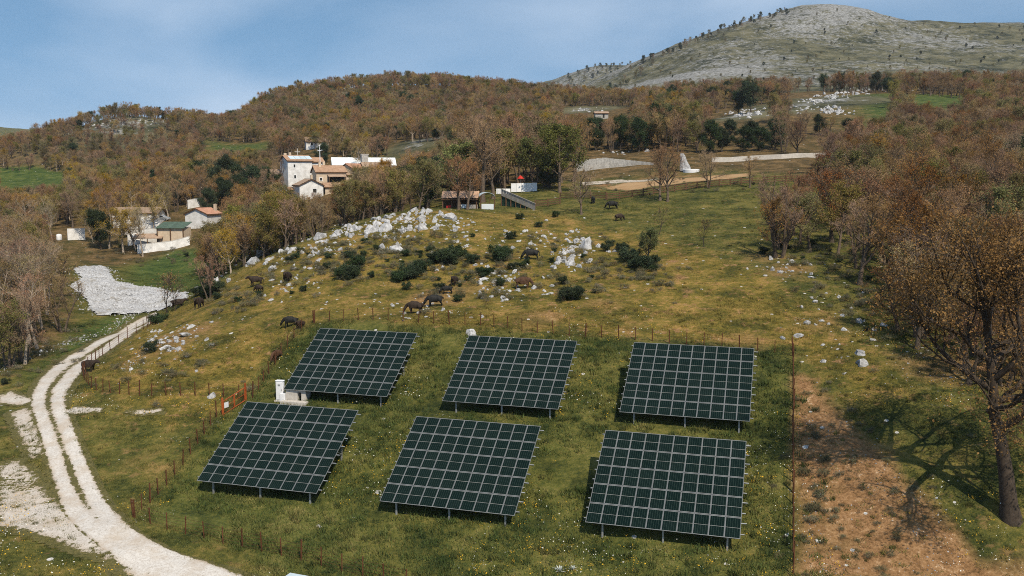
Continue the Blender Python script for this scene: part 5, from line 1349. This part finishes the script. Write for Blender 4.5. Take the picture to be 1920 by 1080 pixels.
# the woods
wood([(-60,712),(0,705),(60,690),(100,665),(128,605),(120,560),(-60,560)], 46, {'tall': 5, 'brown': 1.5, 'olive': 1.2}, .85, 1.15, 'tree: pale trunked tree of the tall wood left of the gravel road', 1.6)
wood([(-60,560),(120,560),(138,520),(140,470),(60,450),(-60,440)], 52, {'tall': 2, 'brown': 3, 'olive': 2, 'gold': 1, 'evergreen': .5}, .8, 1.15, 'tree: tree in the upper part of the tall wood beside the white gravel', 2.6)
wood([(-60,440),(140,440),(170,380),(330,370),(420,360),(330,335),(100,352),(-60,360)], 80, {'brown': 4, 'olive': 1.2, 'gold': 1.5, 'evergreen': .5, 'russet': .5}, .8, 1.15, 'tree: budding tree in the wood above the farmyard', 3.4)
W_ = lambda *a: [tuple(on(px, Y)[:2]) for px, Y in a]
wood(None, 120, {'brown': 4, 'olive': 2.2, 'gold': .7, 'russet': .3}, .95, 1.4, 'tree: tree in the belt of wood behind the rocky crest', 2.8, W_((380,165),(430,158),(500,160),(600,163),(700,167),(745,168),(745,215),(640,235),(520,238),(400,215)))
wood(None, 34, {'olive': 3, 'brown': 2, 'evergreen': .6}, .9, 1.25, 'tree: olive green tree behind the open tiled shed', 4.0, W_((740,172),(830,172),(880,190),(900,215),(850,250),(740,245)))
wood(None, 30, {'brown': 4, 'olive': 1.4, 'fresh': .15}, 1.35, 1.9, 'tree: very tall brown tree of the grove around the shed and white panels', 3.4, W_((770,178),(870,182),(945,196),(1080,200),(1095,228),(760,228)))
wood(None, 34, {'brown': 4, 'olive': 1}, 1., 1.45, 'tree: tall brown tree behind the white panels', 4.6, W_((880,200),(960,235),(1090,235),(1090,270),(900,270)))
wood([(1435,498),(1500,470),(1540,500),(1650,560),(1720,630),(1800,690),(1900,735),(1960,730),(1960,480),(1560,420),(1480,420)], 52, {'russet': 2.4, 'brown': 3, 'olive': .6, 'bare': 1.6}, .85, 1.3, 'tree: russet budding tree of the wood on the slope beside the bare earth', 3.6)
wood([(1450,420),(1560,420),(1960,480),(1960,345),(1640,345),(1480,390)], 56, {'russet': 1.8, 'brown': 3.4, 'olive': .9, 'bare': 1.2}, .9, 1.3, 'tree: budding tree in the upper part of the slope wood', 4.2)
wood(None, 70, {'brown': 3, 'olive': 1.2, 'russet': 1.2, 'evergreen': .3}, .9, 1.25, 'tree: brown tree along the long stone wall', 3.4, W_((1520,196),(1940,190),(1940,230),(1600,228)))
wood(None, 70, {'brown': 2.6, 'olive': 1.8, 'russet': 1, 'evergreen': 1.2}, .9, 1.3, 'tree: tree of the wood behind the grassy mound', 3.4, W_((1100,262),(1330,240),(1480,240),(1480,275),(1330,285),(1100,290)))
wood([(1650,610),(1730,665),(1800,720),(1880,770),(1960,790),(1960,610),(1720,570)], 13, {'russet': 4, 'bare': 1, 'brown': 1}, .8, 1.1, 'tree: low russet tree at the lower edge of the slope wood', 3.2)
# the rest of the hillsides: nobody could count these
FOR = []
def hills(world, n, mix, smin, smax, sep):
    xs = np.array([p[0] for p in world]); ys = np.array([p[1] for p in world]); keys = list(mix); wt = [mix[k] for k in keys]
    cell = {}; k_ = 0
    X = np.random.default_rng(5).uniform(xs.min(), xs.max(), n*6); Y = np.random.default_rng(6).uniform(ys.min(), ys.max(), n*6)
    ok = in_poly(X, Y, world); X, Y = X[ok], Y[ok]; Z = height(X, Y); dens = fbm(X/40, Y/40, 3, 91)
    for x, y, z, d in zip(X, Y, Z, dens):
        if k_ >= n: break
        if d < -.55: continue
        c = (int(x//sep), int(y//sep))
        if any((x-a)**2 + (y-b)**2 < sep*sep for i in (-1, 0, 1) for j in (-1, 0, 1) for a, b in cell.get((c[0]+i, c[1]+j), ())): continue
        s = random.uniform(smin, smax); k = random.choices(keys, wt)[0]
        if not free(x, y, z, 8.*s, 2.6*s): continue
        qx, qy = to_px(x, y, z)
        if any(a < qx < c2 and b < qy < d2 and random.random() > pr for a, b, c2, d2, pr in THIN): continue
        cell.setdefault(c, []).append((x, y)); k_ += 1
        FOR.append((x, y, z, k, random.randrange(len(KIND[k])), s))
FM = {'brown': 7, 'olive': 2.6, 'gold': 1.0, 'russet': .8, 'evergreen': .35}
hills(W_((-40,235),(120,228),(330,246),(420,252),(430,300),(250,320),(120,345),(-40,360)), 330, {'brown': 4, 'olive': 3, 'gold': 2, 'evergreen': .4, 'russet': .5}, .8, 1.15, 3.4)
hills(W_((600,222),(745,220),(880,240),(900,275),(730,300),(600,296),(640,250)), 160, FM, .9, 1.3, 3.6)
hills(W_((380,232),(540,252),(600,296),(460,300),(330,312),(250,300),(330,262)), 70, FM, .7, 1.0, 5.0)
hills(W_((-40,385),(130,365),(330,310),(470,300),(470,560),(300,540),(200,500),(60,530),(-40,560)), 3600, FM, .55, .9, 2.9)
hills(W_((460,300),(600,296),(730,300),(900,275),(1100,292),(1330,285),(1330,420),(1240,520),(1120,640),(1000,640),(860,590),(600,575),(460,570)), 6500, FM, .62, 1.0, 3.1)
hills(W_((-40,300),(250,300),(420,290),(560,285),(600,296),(330,312),(120,366),(-40,386)), 420, FM, .7, 1.0, 3.6)
hills(W_((1330,285),(1480,276),(1960,240),(1960,330),(1800,300),(1600,300),(1400,330),(1330,400)), 900, {'brown': 5, 'olive': 2, 'russet': 2.5, 'evergreen': .8}, .75, 1.1, 3.4)
hills(W_((1640,245),(1960,240),(1960,370),(1700,370),(1620,330)), 260, {'brown': 5, 'olive': 2, 'russet': 2.5}, .85, 1.15, 4.0)
hills(W_((1250,400),(1420,380),(1620,395),(1960,370),(1960,470),(1600,480),(1250,520)), 800, {'brown': 6, 'olive': 1.6, 'russet': 1.5, 'evergreen': 1.0}, .75, 1.15, 3.6)
hills(W_((1090,900),(1190,1000),(1240,1060),(1340,1100),(1480,1150),(1480,1185),(1330,1150),(1200,1100),(1120,1020)), 130, {'evergreen': 2, 'olive': 2, 'brown': 1}, .6, 1.0, 6.)
hills(W_((1120,760),(1960,700),(1960,1150),(1600,1180),(1250,1060)), 150, {'evergreen': 1, 'olive': 3}, .22, .6, 14.)
hills(W_((1060,1900),(1200,1900),(1240,2000),(1060,2000)), 50, {'evergreen': 2, 'olive': 2}, .8, 1.3, 14.)
# the trees that show largest become things of their own, the rest join the far wood
def seen(x, y, z, h):
    px, py = to_px(x, y, z + h*.6); return -60 < px < 1980 and -40 < py < 1120
TREES = [t for t in TREES if seen(t[0], t[1], t[2], t[8])]
TREES.sort(key=lambda t: -t[8]/t[1])
NOUN = {'tall': 'tree', 'brown': 'tree', 'olive': 'tree', 'gold': 'tree', 'russet': 'tree', 'fresh': 'tree', 'evergreen': 'evergreen_tree', 'conifer': 'conifer', 'bare': 'bare_tree', 'sapling': 'sapling', 'bush': 'shrub', 'scrub': 'shrub', 'oak': 'oak_tree'}
LOOK = {'tall': 'tall slender budding', 'brown': 'brown budding', 'olive': 'olive green', 'gold': 'golden brown', 'russet': 'russet leafed', 'evergreen': 'dark evergreen', 'bare': 'bare twiggy'}
def tree_label(k, grp):
    s = grp.split(': ', 1)[1]
    for lead, rest in (('pale trunked tree of', 'of'), ('tree in the upper part', 'in the upper part'), ('budding tree in the wood', 'in the wood'), ('tree in the belt', 'in the belt'), ('olive green tree behind the open', 'behind the open'), ('tall brown tree behind the white', 'behind the white'), ('very tall brown tree of the grove', 'of the grove'),
                       ('russet budding tree of the wood', 'of the wood'), ('budding tree in the upper', 'in the upper'), ('brown tree along', 'along'), ('low russet tree at', 'at the lower'), ('tree of the wood behind', 'of the wood behind')):
        if s.startswith(lead) and k in LOOK: return LOOK[k] + ' tree ' + s[s.index(rest, len(lead) - len(rest)):]
    return s
from collections import defaultdict
sizes = defaultdict(list)
for t_ in TREES[:330]: sizes[(t_[3], t_[7])].append(t_[5])
for x, y, z, k, v, s, rz, grp, hgt, hs in TREES[:330]:
    tr, cr = KIND[k][v]
    if k == 'oak': z -= .55; rz = 0.
    root = empty(NOUN[k], (x, y, z), rz); root.scale = (s, s, s*hs*random.uniform(.92, 1.08))
    lab = tree_label(k, grp)
    if k in LOOK and lab.split()[0] in ' '.join(LOOK.values()): 
        sz_ = sorted(sizes[(k, grp)]); n3 = len(sz_)
        if n3 > 3: lab = ('smaller ' if s < sz_[n3//3] else 'larger ' if s >= sz_[2*n3//3] else 'middling ') + ('many stemmed ' if k == 'brown' and v >= 3 else '') + lab
    lab = lab.replace('in the upper part of the tall wood beside the white gravel', 'in the upper tall wood beside the white gravel').replace('tall slender budding', 'slender')
    tag(root, lab, 'tree', lab)
    link('trunk', tr, root); link('crown', cr, root)
for x, y, z, k, v, s, rz, grp, hgt, hs in TREES[330:]: FOR.append((x, y, z, k, v, s))
pieces = []; index = {}
for k in ('brown', 'olive', 'gold', 'russet', 'evergreen', 'tall', 'bare', 'fresh', 'conifer', 'sapling'):
    for v, (tr, cr) in enumerate(KIND[k]):
        if k in ('tall', 'bare', 'fresh', 'conifer', 'sapling') and not any(f[3] == k and f[4] == v for f in FOR): continue
        index[(k, v)] = len(pieces); nv, nf = len(tr.vertices), len(tr.polygons)
        def arr(me):
            a = np.empty(len(me.vertices)*3, np.float32); me.vertices.foreach_get('co', a); b = np.empty(len(me.loops), np.int32); me.loops.foreach_get('vertex_index', b); return a.reshape(-1, 3), b.reshape(-1, 4)
        (a1, f1), (a2, f2) = arr(tr), arr(cr)
        me = np_mesh(k + '_whole', np.concatenate([a1, a2]), np.concatenate([f1, f2 + len(a1)]), tr.materials[0])
        for m_ in cr.materials: me.materials.append(m_)
        mi = np.empty(len(f2), np.int32); cr.polygons.foreach_get('material_index', mi)
        me.polygons.foreach_set('material_index', np.concatenate([np.zeros(len(f1), np.int32), mi + 1])); pieces.append(me)
if FOR:
    P_ = np.array([(f[0], f[1], f[2]) for f in FOR]); S_ = np.array([f[5] for f in FOR]); n_ = len(FOR)
    rt = np.zeros((n_, 3)); rt[:, 2] = np.random.default_rng(3).uniform(0, 6.28, n_)
    sc_ = np.stack([S_, S_, S_*np.random.default_rng(4).uniform(.85, 1.15, n_)], 1)
    scatter('far_wood', P_, rt, sc_, [index[(f[3], f[4])] for f in FOR], pieces, None, 'brown budding woodland covering the hills behind the hamlet', 'woodland')
# ------------------------------------------------------------------ grass, scrub and flowers: nobody could count these
def blades(seed, n, rad, h0, h1, w):
    g = np.random.default_rng(seed); r = rad*np.sqrt(g.random(n)); a = g.uniform(0, 6.28, n)
    b = np.stack([r*np.cos(a), r*np.sin(a), np.full(n, -.04)], 1); h = g.uniform(h0, h1, n); t_ = g.uniform(0, 6.28, n)
    sd_ = np.stack([np.cos(t_), np.sin(t_), 0*t_], 1)*(w*g.uniform(.6, 1.4, n))[:, None]
    tip = b + np.stack([g.normal(0, .4, n)*h, g.normal(0, .4, n)*h, h], 1)
    v = np.stack([b - sd_, b + sd_, tip], 1).reshape(-1, 3); return v, np.arange(n*3).reshape(n, 3)
t = NT('meadow_blade'); p = t.pos()
def inst(nm): return t.n('ShaderNodeAttribute', attribute_name=nm, attribute_type='INSTANCER').outputs['Fac']
f_ = t.math('ADD', t.math('MULTIPLY', t.noise(p, .28, 5, .62, .3), .55), t.math('MULTIPLY', t.noise(p, 3., 3, .6), .45))
gr_ = t.ramp(f_, (.38, (.026, .046, .013)), (.48, (.058, .080, .020)), (.56, (.108, .116, .032)), (.64, (.20, .17, .06)))
dr_ = t.ramp(f_, (.38, (.060, .062, .018)), (.48, (.14, .115, .026)), (.56, (.22, .165, .042)), (.64, (.34, .24, .09)))
c_ = t.mix(t.math('MULTIPLY', inst('dry'), 1.6, True), gr_, dr_)
c_ = t.hsv(c_, .5, 1., t.math('ADD', .62, t.math('MULTIPLY', t.rand(), .76)))
t.col(c_).rgh(.8); M['blade'] = t.m
TUFT = [np_mesh('grass_patch', *blades(300 + i, 46, .62, .08, .26, .022), M['blade']) for i in range(5)] + [np_mesh('grass_clump', *blades(320 + i, 40, .22, .16, .42, .024), M['blade']) for i in range(3)]
g_ = np.random.default_rng(77)
X = np.concatenate([g_.uniform(-48, 46, 17000), g_.uniform(-90, 90, 21000)]); Y = np.concatenate([g_.uniform(50, 100, 17000), g_.uniform(92, 185, 21000)])
px_, py_ = to_px(X, Y, height(X, Y)); k = (px_ > -30) & (px_ < 1950) & (py_ < 1110)
RW = [tuple(hit(*q)[:2]) for q in ROAD_L] + [tuple(hit(*q)[:2]) for q in ROAD_R][::-1]
k &= ~in_poly(X, Y, RW) & ~in_poly(X, Y, GW)
k &= g_.random(len(X)) > .72*np.clip(attr_at('soil', X, Y)*1.7, 0, 1)
k &= (.5 + fbm(X/5, Y/5, 3, 55)) > .12
X, Y = X[k], Y[k]; n_ = len(X); fld = poly_soft(X, Y, FIELD_W, 1.5); s_ = (.62 + .5*fld + .35*g_.random(n_))
clump = g_.random(n_) < .12 + .1*fld
scatter('meadow_grass', np.stack([X, Y, height(X, Y)], 1), np.stack([0*X, 0*X, g_.uniform(0, 6.28, n_)], 1), np.stack([s_, s_, s_*g_.uniform(.6, 1.3, n_)], 1), np.where(clump, 5 + g_.integers(0, 3, n_), g_.integers(0, 5, n_)), TUFT, {'dry': attr_at('dry', X, Y)}, 'short rough meadow grass on the field and the knoll', 'grass')
# grey green heath between the rocks
Z_ = [(690,480,70,26,110),(560,500,50,22,70),(870,520,70,26,80),(1000,500,80,28,70),(1120,510,50,26,45),(1220,520,30,24,40),(440,560,30,14,40),(760,460,50,16,60),(330,690,60,24,20),(1500,450,40,20,40),(1650,560,60,30,60),(1780,660,60,30,60),(1560,500,60,25,50),(1560,880,60,110,46),(1640,980,70,70,40),(300,470,70,14,60),(60,640,60,40,60),(1850,560,50,60,70),(1300,350,80,10,30)]
HX = []
for a, b, sx_, sy_, n in Z_:
    for _ in range(n):
        q = hit(a + random.gauss(0, sx_), b + random.gauss(0, sy_)); HX.append((q.x, q.y, q.z, random.uniform(.28, .75)*(.55 if q.x > 15 and q.y < 84 else 1.)))
n_ = len(HX); whole = []
for tr, crn in KIND['scrub'] + KIND['bush'][:1]: whole.append(crn)
scatter('heath_scrub', [h[:3] for h in HX], np.stack([np.zeros(n_), np.zeros(n_), g_.uniform(0, 6.28, n_)], 1), np.array([[h[3]]*3 for h in HX])*np.array([1, 1, .8]), np.where((g_.random(n_) < .1) & ~np.array([h[0] > 15 and h[1] < 84 for h in HX]), 3, g_.integers(0, 3, n_)), whole, None, 'low grey green heath growing between the rocks of the knoll', 'heath')
# flowers
M['yellow'] = m_rough('yellow_petal', (.55, .33, .02), .2, 9., .8); M['white_petal'] = m_rough('white_petal', (.7, .7, .64), .1, 9., .8)
def flowers(seed, n, mat):
    g = np.random.default_rng(seed); c = np.stack([g.normal(0, .3, n), g.normal(0, .3, n), g.uniform(.12, .34, n)], 1); nr = g.normal(0, .4, (n, 3)) + np.array([0, -.4, 1.]); nr /= np.linalg.norm(nr, axis=1)[:, None]
    return np_mesh('flower', *quads_at(c, nr, g.uniform(.018, .036, n), 1., g), M[mat])
FL = [flowers(1, 9, 'yellow'), flowers(2, 14, 'yellow'), flowers(3, 6, 'white_petal'), flowers(4, 9, 'white_petal')]
X = g_.uniform(-45, 40, 5200); Y = g_.uniform(51, 100, 5200)
k = ((.5 + fbm(X/6, Y/6, 3, 66)) > .60 - .18*(Y < 60)) & (g_.random(5200) < np.clip((110 - Y)/50, .15, 1)) & ~in_poly(X, Y, RW); X, Y = X[k], Y[k]; n_ = len(X)
scatter('wild_flower', np.stack([X, Y, height(X, Y)], 1), np.stack([0*X, 0*X, g_.uniform(0, 6.28, n_)], 1), np.ones((n_, 3))*g_.uniform(.8, 1.6, (n_, 1)), np.where(g_.random(n_) < .62, g_.integers(0, 2, n_), 2 + g_.integers(0, 2, n_)), FL, None, 'yellow and white wild flowers in the field grass', 'flowers')
# two silvery spiky plants below the lower row
M['silver'] = m_rough('silvery_leaf', (.48, .52, .50), .15, 6., .7)
for px, py, s_, lab in ((1049, 1072, 1.0, 'larger silvery spiky plant in the grass below the lower row'), (1074, 1068, .72, 'smaller silvery spiky plant beside the larger one in the grass')):
    q = hit(px, py); root = empty('spiky_plant', q, random.uniform(0, 6)); root.scale = (s_,)*3; tag(root, lab, 'plant', 'silvery spiky plants')
    for i in range(22):
        az = i*2.4; el = R(18 + 60*(i/22)); L_ = .62*(1 - .3*i/22); d = Vector((math.cos(az)*math.cos(el), math.sin(az)*math.cos(el), math.sin(el))); sd_ = Vector((-math.sin(az), math.cos(az), 0))*.05
        MB().add([-sd_*.6, sd_*.6, d*L_*.5 + sd_, d*L_*.5 - sd_, d*L_ + Vector((0, 0, -.04)), d*L_*.5 + Vector((0, 0, -.025))], [(0, 1, 2, 3), (3, 2, 4), (0, 3, 5), (1, 5, 2), (2, 5, 4), (3, 4, 5)]).build('leaf', M['silver'], root)
# ------------------------------------------------------------------ thin spring haze in the air
hm = bpy.data.materials.new('thin_haze'); hm.use_nodes = True; ht = hm.node_tree; ht.nodes.clear()
ho = ht.nodes.new('ShaderNodeOutputMaterial'); hv_ = ht.nodes.new('ShaderNodeVolumePrincipled')
hv_.inputs['Color'].default_value = (.86, .92, 1.0, 1); hv_.inputs['Density'].default_value = .00008; hv_.inputs['Anisotropy'].default_value = .2
ht.links.new(hv_.outputs[0], ho.inputs['Volume'])
zlo = float(GZ.min()) - 1.5; zhi = max(float(GZ.max()) + 16, CAMZ + 4)
hb_ = MB().box(-4300, 4300, -4300, 4300, zlo, zhi)
hzo = hb_.build('haze', hm); hzo['kind'] = 'stuff'
